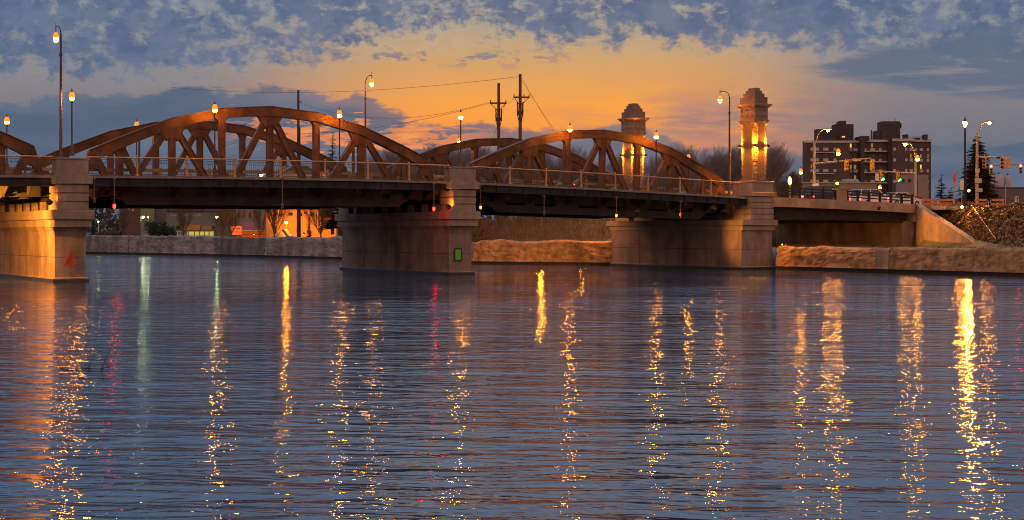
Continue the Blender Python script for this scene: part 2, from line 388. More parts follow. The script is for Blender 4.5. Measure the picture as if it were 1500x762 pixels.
for t, k in ts:
    zb_ = zd(t) - (1.85 if k < 3 else 1.35)
    mb.box(t - .04, t + .04, 2.25, 15.75, zb_, zd(t) - .37); mb.box(t - .2, t + .2, 2.25, 15.75, zb_ - .06, zb_ - .003)
    for (wa, wb) in ((.2, 1.72), (16.3, 17.8)):
        za, zb2 = (zd(t) - .55, zd(t) - 1.35) if wa < 1 else (zd(t) - 1.35, zd(t) - .55)
        mb.add([(t - .03, wa, zd(t) - .17), (t - .03, wb, zd(t) - .17), (t - .03, wb, zb2), (t - .03, wa, za), (t + .03, wa, zd(t) - .17), (t + .03, wb, zd(t) - .17), (t + .03, wb, zb2), (t + .03, wa, za)],
               [(0, 1, 2, 3), (7, 6, 5, 4), (4, 5, 1, 0), (5, 6, 2, 1), (6, 7, 3, 2), (7, 4, 0, 3)])
for w in (4.2, 6.4, 8.6, 10.8, 13):
    strip(mb, T0, T1, w - .04, w + .04, -.95, -.36); strip(mb, T0, T1, w - .15, w + .15, -1.0, -.952)
for w in (2.0, 16.0):
    strip(mb, T0, T1, w + .26, w + .31, -1.3, -.17)
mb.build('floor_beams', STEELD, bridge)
# railings
def railing(t0, t1, w, frieze, pm):
    rl = bpy.data.objects.new('railing', None); COL.objects.link(rl); rl.parent = bridge
    n = max(1, round((t1 - t0) / 3.48)); ps = [t0 + (t1 - t0) * i / n for i in range(n + 1)]
    mb = MB()
    for a, b_ in zip(ps, ps[1:]):
        mb.cyl((a, w, zd(a) + 1.16), (b_, w, zd(b_) + 1.16), .045, n=8)
    mb.build('top_rail', RAILM, rl)
    mb = MB()
    for a, b_ in zip(ps, ps[1:]):
        for dz, hh in ((1.02, .03), (.82, .025), (.1, .05)): mb.beam((a, w, zd(a) + dz), (b_, w, zd(b_) + dz), .03, hh)
    k = int((t1 - t0) / .15)
    for i in range(k):
        t = t0 + (t1 - t0) * (i + .5) / k; z = zd(t); mb.box(t - .009, t + .009, w - .009, w + .009, z + .1, z + .82 if frieze else z + 1.02)
    if frieze:
        k = int((t1 - t0) / .29)
        for i in range(k):
            t = t0 + (t1 - t0) * (i + .5) / k; z = zd(t) + .92
            for j in range(8):
                a0, a1 = j * math.pi / 4, (j + 1) * math.pi / 4
                mb.beam((t + .085 * math.cos(a0), w, z + .085 * math.sin(a0)), (t + .085 * math.cos(a1), w, z + .085 * math.sin(a1)), .016, .018)
    mb.build('baluster_panels', pm, rl)
    for t in ps[1:-1]:
        mb = MB(); z = zd(t); mb.box(t - .055, t + .055, w - .055, w + .055, z, z + 1.14); mb.box(t - .1, t + .1, w - .1, w + .1, z, z + .12)
        mb.lathe([(.03, 0), (.075, .05), (.06, .12), (.001, .17)], (t, w, z + 1.18), 8)
        mb.build('rail_post', RAILM, rl)
PICK = mat('baluster_paint', (.13, .085, .06), .55, .2, 6)
GU = mat('guard_rail_paint', (.42, .27, .15), .55, .15, 5)
for a, b_ in ((-58, -29.6), (-27.6, -1.3), (.7, 26.8)):
    railing(a, b_, 0, True, PICK); railing(a, b_, 18, True, PICK)
for w in (2.6, 15.4):
    mb = MB(); strip(mb, T0, T1, w - .04, w + .04, .38, .58); strip(mb, T0, T1, w - .03, w + .03, .08, .14)
    t = T0
    while t < T1: mb.box(t - .06, t + .06, w - .07, w + .07, zd(t) - .12, zd(t) + .66); t += 1.74
    mb.build('guard_rail', GU, bridge)
# piers
JOINT = mat('dark_joint_line', (.09, .07, .06), .95, .3, 2)  # dark concrete for the pour joint lines
def pour_joints(pr, xl, xr, y0, y1, zz):
    for x, sg in ((xl, -1), (xr, 1)):
        for z in zz: mb = MB(); mb.box(min(x, x + sg * .004), max(x, x + sg * .004), y0, y1, z, z + .035); mb.build('pour_joint', JOINT, pr)
        for y in (4.4, 9.1, 13.8): mb = MB(); mb.box(min(x, x + sg * .006), max(x, x + sg * .006), y, y + .05, .3, 2.98); mb.build('pour_joint', JOINT, pr)
    for z in zz: mb = MB(); mb.box(xl, xr, y0 - .005, y0 - .001, z, z + .03); mb.build('pour_joint', JOINT, pr)
def ring(t0, t1, w0, w1, z): return [(t0, w0, z), (t1, w0, z), (t1, w1, z), (t0, w1, z)]
def make_pier(c, label, hw=.95, ped=True):
    pr = bpy.data.objects.new('pier', None); COL.objects.link(pr); pr.parent = bridge; pr['label'] = label
    d = zd(c) - 6.83; zs = lambda z: z + d
    mb = MB()
    prof = [(-.6, .14, -.25), (.25, .12, -.2), (.3, 0, -.02), (zs(3.0), 0, -.02), (zs(3.3), .05, -.1), (zs(3.58), .2, -.3)]
    mb.loft([ring(c - hw - a, c + hw + a, b_, 18 - b_, z) for z, a, b_ in prof])
    mb.build('shaft', CONC, pr)
    mb = MB(); mb.loft([ring(c - hw - a, c + hw + a, b_, 18 - b_, z) for z, a, b_ in ((-.5, .165, -.27), (.16, .15, -.25), (.2, .14, -.24))]); mb.build('waterline_band', mat('wet_algae_concrete', (.04, .036, .026), .35, .4, 3, .3, 12), pr)
    mb = MB()
    mb.box(c - hw - .2, c + hw + .2, -.62, 18.62, zs(3.582), zs(4.06)); mb.box(c - hw - .34, c + hw + .34, -.8, 18.8, zs(4.062), zs(4.66))
    mb.build('bearing_cap', CONCL, pr, bevel=.04)
    for w0, w1 in ((-.66, 1.25), (16.75, 18.66)):
        mb = MB(); z = zs(4.66)
        for k in range(3):
            mb.box(c - hw - .02, c + hw + .02, w0, w1, z + .004, z + .47); mb.box(c - hw + .06, c + hw - .06, w0 + .08, w1 - .08, z + .47, z + .54); z += .54
        mb.box(c - hw - .22, c + hw + .22, w0 - .18, w1 + .05, z + .004, z + .50)
        mb.build('rusticated_column', CONCL, pr, bevel=.03)
        if ped:
            mb = MB(); z0 = z + .503; q = (w1 - w0) / 2; wc = (w0 + w1) / 2 - .05
            mb.box(c - hw - .1, c + hw + .1, w0 - .06, w1 - .5, z0, z0 + .14); mb.box(c - hw, c + hw, w0, w1 - .6, z0 + .142, z0 + 1.02); mb.box(c - hw - .06, c + hw + .06, w0 - .05, w1 - .55, z0 + 1.022, z0 + 1.12)
            mb.build('pedestal', CONCL, pr, bevel=.02)
    for w in (2, 4.2, 6.4, 8.6, 10.8, 13, 16):
        for s_ in (-.55, .55): mb = MB(); mb.box(c + s_ - .22, c + s_ + .22, w - .3, w + .3, zs(4.662), zs(5.25) - .02); mb.build('bearing_block', CONCL, pr)
    pour_joints(pr, c - hw, c + hw, -.02, 18.02, (1.55,))
    mb = MB(); mb.box(c - .5, c + .5, 2.2, 15.8, zs(4.664), zs(5.75)); mb.build('diaphragm', STEELD, pr)
    return pr
make_pier(-28.55, 'left river pier with a red triangle board on its nose', .95)
make_pier(-.35, 'middle river pier with a green square board on its nose', .95)
# right pier is wider and carries the light towers
pr = bpy.data.objects.new('pier', None); COL.objects.link(pr); pr.parent = bridge; pr['label'] = 'wide right pier carrying the two light towers'
c = 28.5; pour_joints(pr, c - 1.7, c + 1.7, -.1, 18.1, (1.7,))
mb = MB(); mb.loft([ring(c - 1.7 - a, c + 1.7 + a, b_, 18 - b_, z) for z, a, b_ in ((-.6, .16, -.3), (.25, .13, -.28), (.3, 0, -.1), (3.3, 0, -.1))]); mb.build('shaft', CONC, pr)
mb = MB(); mb.loft([ring(c - 1.7 - a, c + 1.7 + a, b_, 18 - b_, z) for z, a, b_ in ((-.5, .19, -.33), (.17, .17, -.31), (.2, .16, -.30))]); mb.build('waterline_band', mat('wet_algae_concrete', (.04, .036, .026), .35, .4, 3, .3, 12), pr)
mb = MB(); mb.box(c - 1.75, c + 1.9, -.3, 18.5, 3.302, 3.72); mb.box(c - 1.85, c + 2.05, -.5, 18.8, 3.722, 4.2); mb.build('bearing_cap', CONCL, pr, bevel=.04)
for w0, w1 in ((-.5, 1.75), (16.4, 18.5)):
    mb = MB(); z = 4.2
    for k in range(4):
        mb.box(c - 1.0, c + 1.55, w0, w1, z + .004, z + .43); mb.box(c - .93, c + 1.48, w0 + .07, w1 - .07, z + .43, z + .49); z += .49
    mb.box(c - 1.05, c + 1.75, w0 - .16, w1 + .05, z + .004, z + .34)
    mb.build('rusticated_column', CONCL, pr, bevel=.03)
    mb = MB(); mb.box(c - 1.0, c + 1.5, w0 - .02, w1 - .02, z + .344, 7.3); mb.box(c - 1.06, c + 1.56, w0 - .08, w1 + .04, 7.302, 7.45); mb.build('pedestal', CONCL, pr, bevel=.02)
mb = MB(); mb.box(c - .7, c + 1.2, 1.8, 16.3, 4.204, 5.7); mb.build('diaphragm', CONC, pr)
# ------------------------------------------------------------------ light towers
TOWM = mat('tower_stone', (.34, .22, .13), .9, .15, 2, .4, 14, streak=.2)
def make_tower(loc, label):
    tw = thing('light_tower', label, 'tower', loc, ANG, 'stone light towers on the right pier')
    ax, ay = .69, .90
    def plan(k, n):                          # rectangle with notched corners
        x, y = ax * k, ay * k; p_ = []
        for sx, sy in ((-1, -1), (1, -1), (1, 1), (-1, 1)):
            a = (sx * x, sy * (y - n)); b_ = (sx * (x - n), sy * (y - n)); cc = (sx * (x - n), sy * y)
            p_ += [a, b_, cc] if sx * sy > 0 else [cc, b_, a]
        return p_
    mb = MB(); mb.box(-ax - .06, ax + .06, -ay - .06, ay + .06, .002, .22); mb.slab(plan(1, .34), .222, 4.9); mb.build('shaft', mat('shaft_stone_shaded', (.20, .125, .075), .9, .25, 2, .4, 14, streak=.25), tw)  # shaft colour darkened to stand for faces out of the sconce light
    for sx in (-1, 1):                       # rusticated corner blocks inside the notches
        for sy in (-1, 1):
            mb = MB(); z = .23
            while z < 4.6:
                x0 = sx * (ax - .345); x1 = sx * (ax - .10); y0 = sy * (ay - .345); y1 = sy * (ay - .10)
                g_ = .05 if z > .5 else 0
                mb.box(min(x0, x1 + sx * g_), max(x0, x1 + sx * g_), min(y0, y1 + sy * g_), max(y0, y1 + sy * g_), z, z + .30)
                z += .36
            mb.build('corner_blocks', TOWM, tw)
    mb = MB()
    for k in range(3):
        a = .02 + .05 * k; mb.box(-ax - a, ax + a, -ay - a, ay + a, 4.902 + .09 * k, 4.988 + .09 * k)
    for sx in (-1, 1):
        for sy in (-1, 1): mb.lathe([(.02, 0), (.13, .05), (.16, .16), (.1, .26)], (sx * (ax - .12), sy * (ay - .12), 4.72), 8)
    for y in (-ay - .02, ay - .02):
        for k in range(4): mb.cyl((-ax + .2 + k * .36, y, 4.96), (-ax + .2 + k * .36, y + .08 * (1 if y > 0 else 1), 4.96), .11, n=8)
    mb.build('capital', TOWM, tw)
    mb = MB(); mb.box(-ax - .04, ax + .04, -ay - .04, ay + .04, 5.18, 6.22)
    for zz in (5.5, 6.0):
        for k in range(3):
            mb.box(-ax + .18 + k * .42, -ax + .42 + k * .42, -ay - .12, -ay - .04, zz, zz + .1); mb.box(-ax - .12, -ax - .04, -ay + .25 + k * .6, -ay + .55 + k * .6, zz, zz + .1)
            mb.box(ax + .04, ax + .12, -ay + .25 + k * .6, -ay + .55 + k * .6, zz, zz + .1)
    mb.build('frieze_block', mat('frieze_stone', (.26, .19, .14), .9, .2, 2, .4, 14), tw)
    mb = MB()
    for a, z0, z1 in ((.12, 6.222, 6.3), (.2, 6.302, 6.38), (.3, 6.382, 6.52)): mb.box(-ax - a, ax + a, -ay - a, ay + a, z0, z1)
    mb.build('cornice', TOWM, tw)
    mb = MB()
    for a, z0, z1 in ((.02, 6.522, 7.1), (-.18, 7.102, 7.42), (-.34, 7.422, 7.68), (-.48, 7.682, 7.9)): mb.box(-ax - a * .8, ax + a * .8, -ay - a, ay + a, z0, z1)
    mb.build('stepped_cap', mat('cap_stone', (.19, .14, .12), .9, .2, 2, .4, 14), tw)
    for sx in (-1, 1):
        for sy in (-1, 1):
            x, y, z = sx * (ax + .06), sy * (ay + .06), 3.0
            mb = MB(); mb.lathe([(.001, -.055), (.115, -.055), (.125, -.10), (.135, -.10), (.135, .10), (.125, .10), (.115, .055), (.001, .055)], (x, y, z), 12); mb.cyl((x, y, z), (sx * (ax - .2), sy * (ay - .2), z), .025, n=6)
            s_ = mb.build('sconce', DARKM, tw)
            mb = MB()
            for sg in (-1, 1):
                mb.cyl((x - sx * .03, y - sy * .03, z + sg * .06), (x - sx * .03, y - sy * .03, z + sg * .066), .08, n=8)
            mb.build('lamp_glass', emis('sconce_glass', (1, .33, .012), 10000), s_)
    for sx, sy in ((0, -1), (-1, 0), (0, 1), (1, 0)):       # low wash lamp under the cornice, on the frieze faces
        pass
    return tw
tA = make_tower(B(28.75, .55, 7.452), 'stone light tower in full view at the near right end of the bridge')
tB = make_tower(B(28.75, 17.35, 7.452), 'stone light tower behind the right truss, at the far side of the bridge')
# ------------------------------------------------------------------ lamps
def lantern(mb_cap, mb_hot, mb_amb, mb_cup, x, y, z, flip=False):
    if not flip:      # post-top acorn, z = bottom of the glass
        mb_hot.lathe([(.12, .06), (.15, .13), (.15, .22)], (x, y, z), 12)
        mb_amb.lathe([(.155, .222), (.19, .30), (.17, .42), (.10, .56)], (x, y, z), 12); mb_cup.lathe([(.05, -.04), (.13, .0), (.125, .058)], (x, y, z), 12)
        mb_cap.lathe([(.105, .56), (.06, .63), (.03, .66), (.045, .70), (.02, .74), (.002, .84)], (x, y, z), 10)
        
def make_lamp_post(h):
    r_ = thing('lamp_post', '', 'lamp post', (0, 0, 0), ANG, 'post top lanterns along the bridge')
    cap, hot, amb, cup, pole = MB(), MB(), MB(), MB(), MB()
    gz = h - .84
    pole.lathe([(.2, 0), (.2, .1), (.13, .2), (.15, .42), (.08, .62), (.055, .8), (.04, gz - .15), (.09, gz - .08), (.07, gz)], (0, 0, 0), 10)
    lantern(cap, hot, amb, cup, 0, 0, gz)
    pole.build('pole', POLE, r_); cap.build('lantern_cap', POLE, r_); hot.build('globe', SOD, r_); amb.build('upper_glass', SODT, r_); cup.build('lower_glass', SODT, r_)
    index_kids(r_); return r_
L5 = make_lamp_post(5.1); L4 = make_lamp_post(4.25)
near = [(-28.45, .0, 7.93, L4, 'post lantern standing on the left pier pedestal beside the tall street light'), (-18.95, .45, None, L5, 'post lantern on the near sidewalk in front of the left truss crown'),
        (-9.85, .45, None, L5, 'post lantern on the near sidewalk right of the left truss crown'), (-.3, .0, 7.96, L4, 'post lantern standing on the middle pier pedestal'),
        (9.75, .45, None, L5, 'post lantern at the crown of the right near truss'), (18.2, .45, None, L5, 'post lantern on the near sidewalk over the right half of the right truss')]
far = [(-28.5, 17.5, 7.6, L4, 'far side post lantern at the left edge behind the left end truss'), (-18.9, 17.5, None, L5, 'far side post lantern showing over the left slope of the left trusses'),
       (-10.1, 17.5, None, L5, 'far side post lantern hidden behind the far truss, only its finial showing'),
       (9.7, 17.5, None, L5, 'far side post lantern over the left end of the second far truss'), (35.6, 17.5, None, L5, 'far side post lantern between the far tower and the near tower')]
first = {}
for t, w, z, src, lb in near + far:
    zz = zd(t) if z is None else z
    if id(src) not in first: first[id(src)] = 1; src.location = B(t, w, zz); src['label'] = lb
    else: dup(src, B(t, w, zz), ANG, lb)
def make_street_light(h, arm):
    r_ = thing('street_light', '', 'street light', (0, 0, 0), ANG, 'tall bracket street lights on the bridge')
    mb = MB(); mb.lathe([(.2, 0), (.2, .5), (.11, .62), (.085, h * .5), (.06, h - .5)], (0, 0, 0), 10); mb.lathe([(.1, 0), (.1, .16)], (0, 0, h - 1.9), 10); mb.build('pole', POLE, r_)
    mb = MB(); pts = [(0, 0, h - .6)]
    for k in range(9): a = math.pi * k / 8 * .62; pts.append((0, arm * (1 - math.cos(a)) / (1 - math.cos(math.pi * .62)), h - .55 + .62 * math.sin(a)))
    mb.tube(pts, .035, 8); e_ = Vector(pts[-1]); mb.cyl(e_, e_ + Vector((0, 0, .28)), .02, n=6); mb.cyl(e_, e_ - Vector((0, 0, .3)), .03, n=6)
    mb.build('arm', POLE, r_)
    c = (0, e_.y, e_.z - .95)
    mb = MB(); mb.lathe([(.05, .66), (.12, .58), (.19, .36), (.165, .30)], c, 12); mb.build('shade', SODT, r_)
    mb = MB(); mb.lathe([(.165, .30), (.16, .2), (.10, .06), (.02, .0)], c, 12); mb.build('globe', SODB, r_)
    index_kids(r_); return r_
S = make_street_light(9.4, 1.2)
S.location = B(-29.0, .5, zd(-29)); S['label'] = 'tall street light rising beside the left pier pedestal, lamp hanging left'
dup(S, B(.6, 17.5, zd(.6)), ANG + math.pi, 'tall street light seen behind the right slope of the left truss, lamp hanging right')
dup(S, B(26.0, .5, zd(26) - .6), ANG, 'tall street light just left of the near stone tower')
# ------------------------------------------------------------------ terrain and river walls
def t_at(px, w):
    k = (px - 750) / FC; P0 = BM + BV * w
    return (k * P0.y - P0.x) / (BU.x - k * BU.y)
BANK = [(-90, 33), (-45, 31.5), (-30, 31.0), (-1, 30.4), (18.4, 27.6), (24, 23.0), (31, 19.2), (60, 19.0), (90, 14.5), (125, 6.6), (200, -20), (320, -80), (520, -200)]
def bank(w): return interp(w, BANK)
def ss(x, a, b):
    x = max(0, min(1, (x - a) / (b - a))); return x * x * (3 - 2 * x)
def gz(t, w):
    s = t - bank(w)
    if w < -1:
        foot = interp(w, [(-45, 33.5), (-25, 36), (-10, 43.2), (-1, 47.2)]); top = interp(w, [(-45, 42), (-25, 45.5), (-12, 50), (-1, 50.5)])
        return 1.85 + (5.3 - 1.85) * (max(0, min(1, (t - foot) / (top - foot)))) + ss(t, 90, 300) * 2
    if w <= 19: return 1.85 if t < 48.4 else 5.3 + ss(t, 90, 300) * 2
    near = 2.15 + 3.1 * ss(s, 3, 24) + ss(t, 90, 300) * 2
    far_ = 2.3 + .9 * ss(s, 20, 90) + ss(s, 150, 400) * 4
    return near + (far_ - near) * ss(w, 34, 70)
GRASS = mat('dry_bank_earth', (.085, .07, .038), .95, .45, .35, .6, 6, c2=(.11, .10, .045))
def terrain():
    S = [.5, 1, 2, 3, 4.5, 6, 8, 10, 12, 14, 16, 17.5, 18.2, 19, 20, 22, 25, 30, 40, 55, 75, 100, 140, 190, 260, 350, 500, 800]
    W = [-90, -60, -45, -36, -30, -25, -20, -16, -13, -10, -7, -4, -1.5, -1.0, 3, 8, 13, 18.9, 19.4, 22, 26, 31, 37, 45, 55, 66, 80, 95, 115, 140, 170, 210, 260, 320, 400, 520]
    v = []; f = []; rnd = random.Random(3)
    for w in W:
        for s in S:
            t = bank(w) + s; z = gz(t, w)
            if s > 19: z += rnd.uniform(-.06, .06)
            v.append(B(t, w, z))
    n = len(S)
    for i in range(len(W) - 1):
        for j in range(n - 1): f.append((i * n + j, i * n + j + 1, (i + 1) * n + j + 1, (i + 1) * n + j))
    mb = MB(); mb.add(v, f, True); mb.build('ground', GRASS, kind='structure')
terrain()
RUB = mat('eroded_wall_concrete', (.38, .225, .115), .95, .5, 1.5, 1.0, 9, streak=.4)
def river_wall(p0, p1, top, th, label, seed, rough=.1, m=RUB, group='concrete river walls', step=.3):
    rnd = random.Random(seed); a = Vector(p0); b = Vector(p1); L = (b - a).length; n = max(2, int(L / step)); d = (b - a).normalized(); nrm = Vector((-d.y, d.x, 0))
    mid = BM + BU * -10
    if (mid - (a + b) / 2).dot(nrm) < 0: nrm = -nrm      # towards the river
    import mathutils
    nz_ = mathutils.noise.noise
    rows = [(.28, .0), (.5, .02), (.8, .02), (1.1, .0), (1.4, -.02), (1.7, -.05), (1.0, 0)]
    nr = max(6, int((top - .6) / .16)); prof = [(.28, .05)] + [(.28 + (top - .48) * (k + 1) / nr, .03 - .10 * (k + 1) / nr) for k in range(nr)] + [(top - .08, -.14), (top, -.34), (top - .04, -th), (.28, -th)]
    rings = []
    for i in range(n + 1):
        c = a + d * (L * i / n); r = []
        dip = rough * 2.2 * (nz_(Vector((i * step * .28, seed, 1))) + .5 * nz_(Vector((i * step * .9, seed, 4)))) 
        for k, (z, o) in enumerate(prof):
            jit = rough * (.9 * nz_(Vector((i * step * .35, z * 1.2, seed))) + .8 * nz_(Vector((i * step * 1.2, z * 2.6, seed + 5))) + .5 * nz_(Vector((i * step * 2.9, z * 6.1, seed + 9))))
            zz = z + (dip if k in (len(prof) - 3, len(prof) - 4) else dip * .6 if k == len(prof) - 5 else 0)
            q = c + nrm * (o + (jit if 0 < k < len(prof) - 2 else 0)); r.append((q.x, q.y, zz))
        rings.append(r)
    org = (a + b) / 2; w_ = thing('river_wall', label, 'wall', (org.x, org.y, 0), 0, group)
    mb = MB(); mb.loft([[(x - org.x, y - org.y, z) for x, y, z in r] for r in rings]); mb.build('wall_face', m, w_)
    mb = MB(); e_ = [a - nrm * .12 - org, b - nrm * .12 - org, b - nrm * (th - .1) - org, a - nrm * (th - .1) - org]
    mb.slab([(q.x, q.y) for q in e_], -.8, .285); mb.build('wet_footing', mat('wet_dark_footing', (.03, .026, .022), .5, .3, 2), w_)
    return w_
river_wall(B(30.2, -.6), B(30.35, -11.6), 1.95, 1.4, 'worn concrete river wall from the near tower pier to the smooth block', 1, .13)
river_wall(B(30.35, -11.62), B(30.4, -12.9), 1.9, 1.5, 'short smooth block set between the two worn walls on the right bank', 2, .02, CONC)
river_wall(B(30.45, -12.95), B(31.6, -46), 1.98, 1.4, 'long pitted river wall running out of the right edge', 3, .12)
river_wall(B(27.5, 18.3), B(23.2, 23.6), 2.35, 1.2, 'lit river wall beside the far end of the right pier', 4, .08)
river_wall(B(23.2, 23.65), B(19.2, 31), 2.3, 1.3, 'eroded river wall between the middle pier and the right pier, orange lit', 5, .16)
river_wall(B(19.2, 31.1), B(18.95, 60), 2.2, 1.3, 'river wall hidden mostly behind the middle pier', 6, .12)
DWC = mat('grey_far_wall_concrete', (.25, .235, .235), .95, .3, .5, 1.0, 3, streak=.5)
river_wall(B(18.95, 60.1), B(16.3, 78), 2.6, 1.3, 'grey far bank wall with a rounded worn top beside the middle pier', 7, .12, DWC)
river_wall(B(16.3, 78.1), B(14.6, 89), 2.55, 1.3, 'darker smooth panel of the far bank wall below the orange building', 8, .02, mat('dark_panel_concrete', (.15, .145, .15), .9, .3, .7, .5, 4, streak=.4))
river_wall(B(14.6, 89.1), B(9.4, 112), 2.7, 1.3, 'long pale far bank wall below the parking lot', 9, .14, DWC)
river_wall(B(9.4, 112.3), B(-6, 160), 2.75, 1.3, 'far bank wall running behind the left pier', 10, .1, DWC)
# flared wing wall on the right bank
ww = thing('wing_wall', 'sloping concrete wing wall lit orange at the right end of the approach span', 'wall', B(0, 0, 0), ANG)
mb = MB(); P0, P1 = (48.0, -.05), (43.8, -10.3)
for (x, y, z0, z1) in (): pass
dv = Vector((P1[0] - P0[0], P1[1] - P0[1], 0)); nn = Vector((dv.y, -dv.x, 0)).normalized() * -.45
if nn.x < 0: nn = -nn
q = [(P0[0], P0[1]), (P1[0], P1[1])]
v = [(q[0][0], q[0][1], 1.3), (q[1][0], q[1][1], 1.3), (q[1][0], q[1][1], 1.98), (q[0][0], q[0][1], 5.55)]
v += [(x + nn.x, y + nn.y, z) for x, y, z in v]
mb.add(v, [(0, 1, 2, 3), (7, 6, 5, 4), (4, 5, 1, 0), (5, 6, 2, 1), (6, 7, 3, 2), (7, 4, 0, 3)])
mb.build('slab', CONCL, ww)
mb = MB(); e0 = Vector(v[3]) + Vector((nn.x / 2, nn.y / 2, .09)); e1 = Vector(v[2]) + Vector((nn.x / 2, nn.y / 2, .09)); mb.beam(e0, e1, .62, .17); mb.build('coping', CONCL, ww)
# ------------------------------------------------------------------ approach span
ap = thing('approach_span', 'flat concrete approach span with black three bar fence right of the stone tower', 'bridge', B(0, 0, 0), ANG)
A0, A1 = 30.1, 48.1
FAS = mat('approach_fascia_concrete', (.40, .27, .17), .9, .2, 1.2, .3, 14, streak=.3)
mb = MB(); strip(mb, A0, A1, -.1, .5, -.68, .12); strip(mb, A0, A1, 17.6, 18.1, -.68, .12); mb.build('fascia', FAS, ap)
strip(MB(), A0 - .7, A1 + .2, .52, 17.58, -.3, -.02).build('deck_slab', ASPH, ap)
mb = MB()
for w in (1.0, 3.6, 6.2, 8.8, 11.4, 14.0, 16.6): strip(mb, A0, A1 - .6, w - .2, w + .2, -1.5, -.302); strip(mb, A0, A1 - .6, w - .35, w + .35, -1.6, -1.502)
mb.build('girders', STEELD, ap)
mb = MB(); mb.box(47.4, 48.3, .4, 17.8, 1.0, 4.1); mb.box(47.9, 48.3, -.1, 18.2, 4.1, 5.2); mb.box(47.1, 47.38, .3, .9, 1.0, 4.2); mb.build('abutment', CONC, ap)
mb = MB(); mb.box(30.0, 30.35, .4, 17.6, 1.0, 4.2); mb.build('pier_backwall', CONC, ap)
for f0, f1, nf in ((30.9, 37.85, 5), (39.3, 47.7, 6)):
    fr = bpy.data.objects.new('fence', None); COL.objects.link(fr); fr.parent = ap
    mb = MB()
    for dz in (.42, .68, .94): 
        for i in range(nf): a = f0 + (f1 - f0) * i / nf; b_ = f0 + (f1 - f0) * (i + 1) / nf; mb.beam((a, .12, zd(a) + dz), (b_, .12, zd(b_) + dz), .06, .11)
    mb.build('rail_bars', DARKM, fr)
    for i in range(nf + 1):
        t = f0 + (f1 - f0) * i / nf; mb = MB(); mb.box(t - .07, t + .07, .05, .26, zd(t) + .122, zd(t) + 1.03); mb.build('fence_post', DARKM, fr)
mb = MB(); mb.box(38.0, 39.15, -.05, .5, zd(38.5) + .13, zd(38.5) + 1.05); mb.box(37.95, 39.2, -.1, .55, zd(38.5) + 1.052, zd(38.5) + 1.15); mb.build('parapet_block', FAS, ap)
# road beyond, junction
mb = MB(); strip(mb, 48.32, 120, .4, 17.6, -.3, -.02, 6); mb.build('road', ASPH, kind='structure')
mb = MB(); mb.slab([tuple(B(58, -70)[:2]), tuple(B(72, -70)[:2]), tuple(B(72, .38)[:2]), tuple(B(58, .38)[:2])], 5.2, 5.42)
mb.build('side_road', ASPH, kind='structure')
mb = MB(); mb.slab([tuple(B(48.4, -3.2)[:2]), tuple(B(57.9, -3.2)[:2]), tuple(B(57.9, .36)[:2]), tuple(B(48.4, .36)[:2])], 5.2, 5.56); mb.build('pavement', mat('sidewalk_concrete', (.3, .26, .22)), kind='structure')
# ------------------------------------------------------------------ vegetation
BARK = mat('bare_twig_bark', (.10, .075, .06), .9, .3, 3)
BARKB = mat('greyish_far_bark', (.24, .20, .21), .9, .3, 3)
BARKP = mat('pale_twig_bark', (.16, .115, .08), .9, .3, 3)
TH = {}
def bare_tree(seed, h, spread, up, m, levels=5, lw=.14, label='', cat='tree', group='bare trees beyond the bridge'):
    rnd = random.Random(seed); r_ = thing('bare_tree', label, cat, (0, 0, 0), 0, group)
    tr = MB(); cr = MB()
    def grow(p0, d, L, r0, lv):
        segs = 3 if lv < 3 else 2; p_ = p0; dd = d.copy(); mbx = tr if lv == 0 else cr
        for k in range(segs):
            dd = (dd + Vector((rnd.uniform(-1, 1), rnd.uniform(-1, 1), rnd.uniform(-.2, .5) * up)) * .16).normalized()
            q_ = p_ + dd * L / segs; ra = r0 * (1 - .45 * k / segs); rb = r0 * (1 - .45 * (k + 1) / segs)
            mbx.cyl(p_, q_, ra, rb, n=6 if lv == 0 else 3, caps=False)
            if lv < levels:
                nb = (3 if k else (0 if lv == 0 else 2)) if lv < 3 else 2
                for _ in range(nb):
                    a = rnd.uniform(0, 2 * math.pi); s_ = rnd.uniform(.45, .95) * spread
                    x = dd.cross(Vector((math.cos(a), math.sin(a), .3))).normalized()
                    nd = (dd + x * s_ + Vector((0, 0, .25 * up))).normalized()
                    grow(q_, nd, L * rnd.uniform(.5, .72), max(rb * .5, .007), lv + 1)
            p_ = q_
        if lv < levels: grow(p_, dd, L * .6, rb * .7, lv + 1)
    grow(Vector((0, 0, -.3)), Vector((0, 0, 1)), h * .42, lw, 0)
    tr.build('trunk', m, r_); cr.build('crown', m, r_); index_kids(r_); TH[r_.name] = max(q[2] for q in cr.v)
    return r_
def put(src_used, src, loc, rz, label, sc=1.0, group=None):
    if src.name not in src_used:
        src_used[src.name] = 1; src.location = loc; src.rotation_euler = (0, 0, rz); src['label'] = label; src.scale = (sc,) * 3; o = src
    else: o = dup(src, loc, rz, label, (sc,) * 3)
    if group: o['group'] = group
    return o
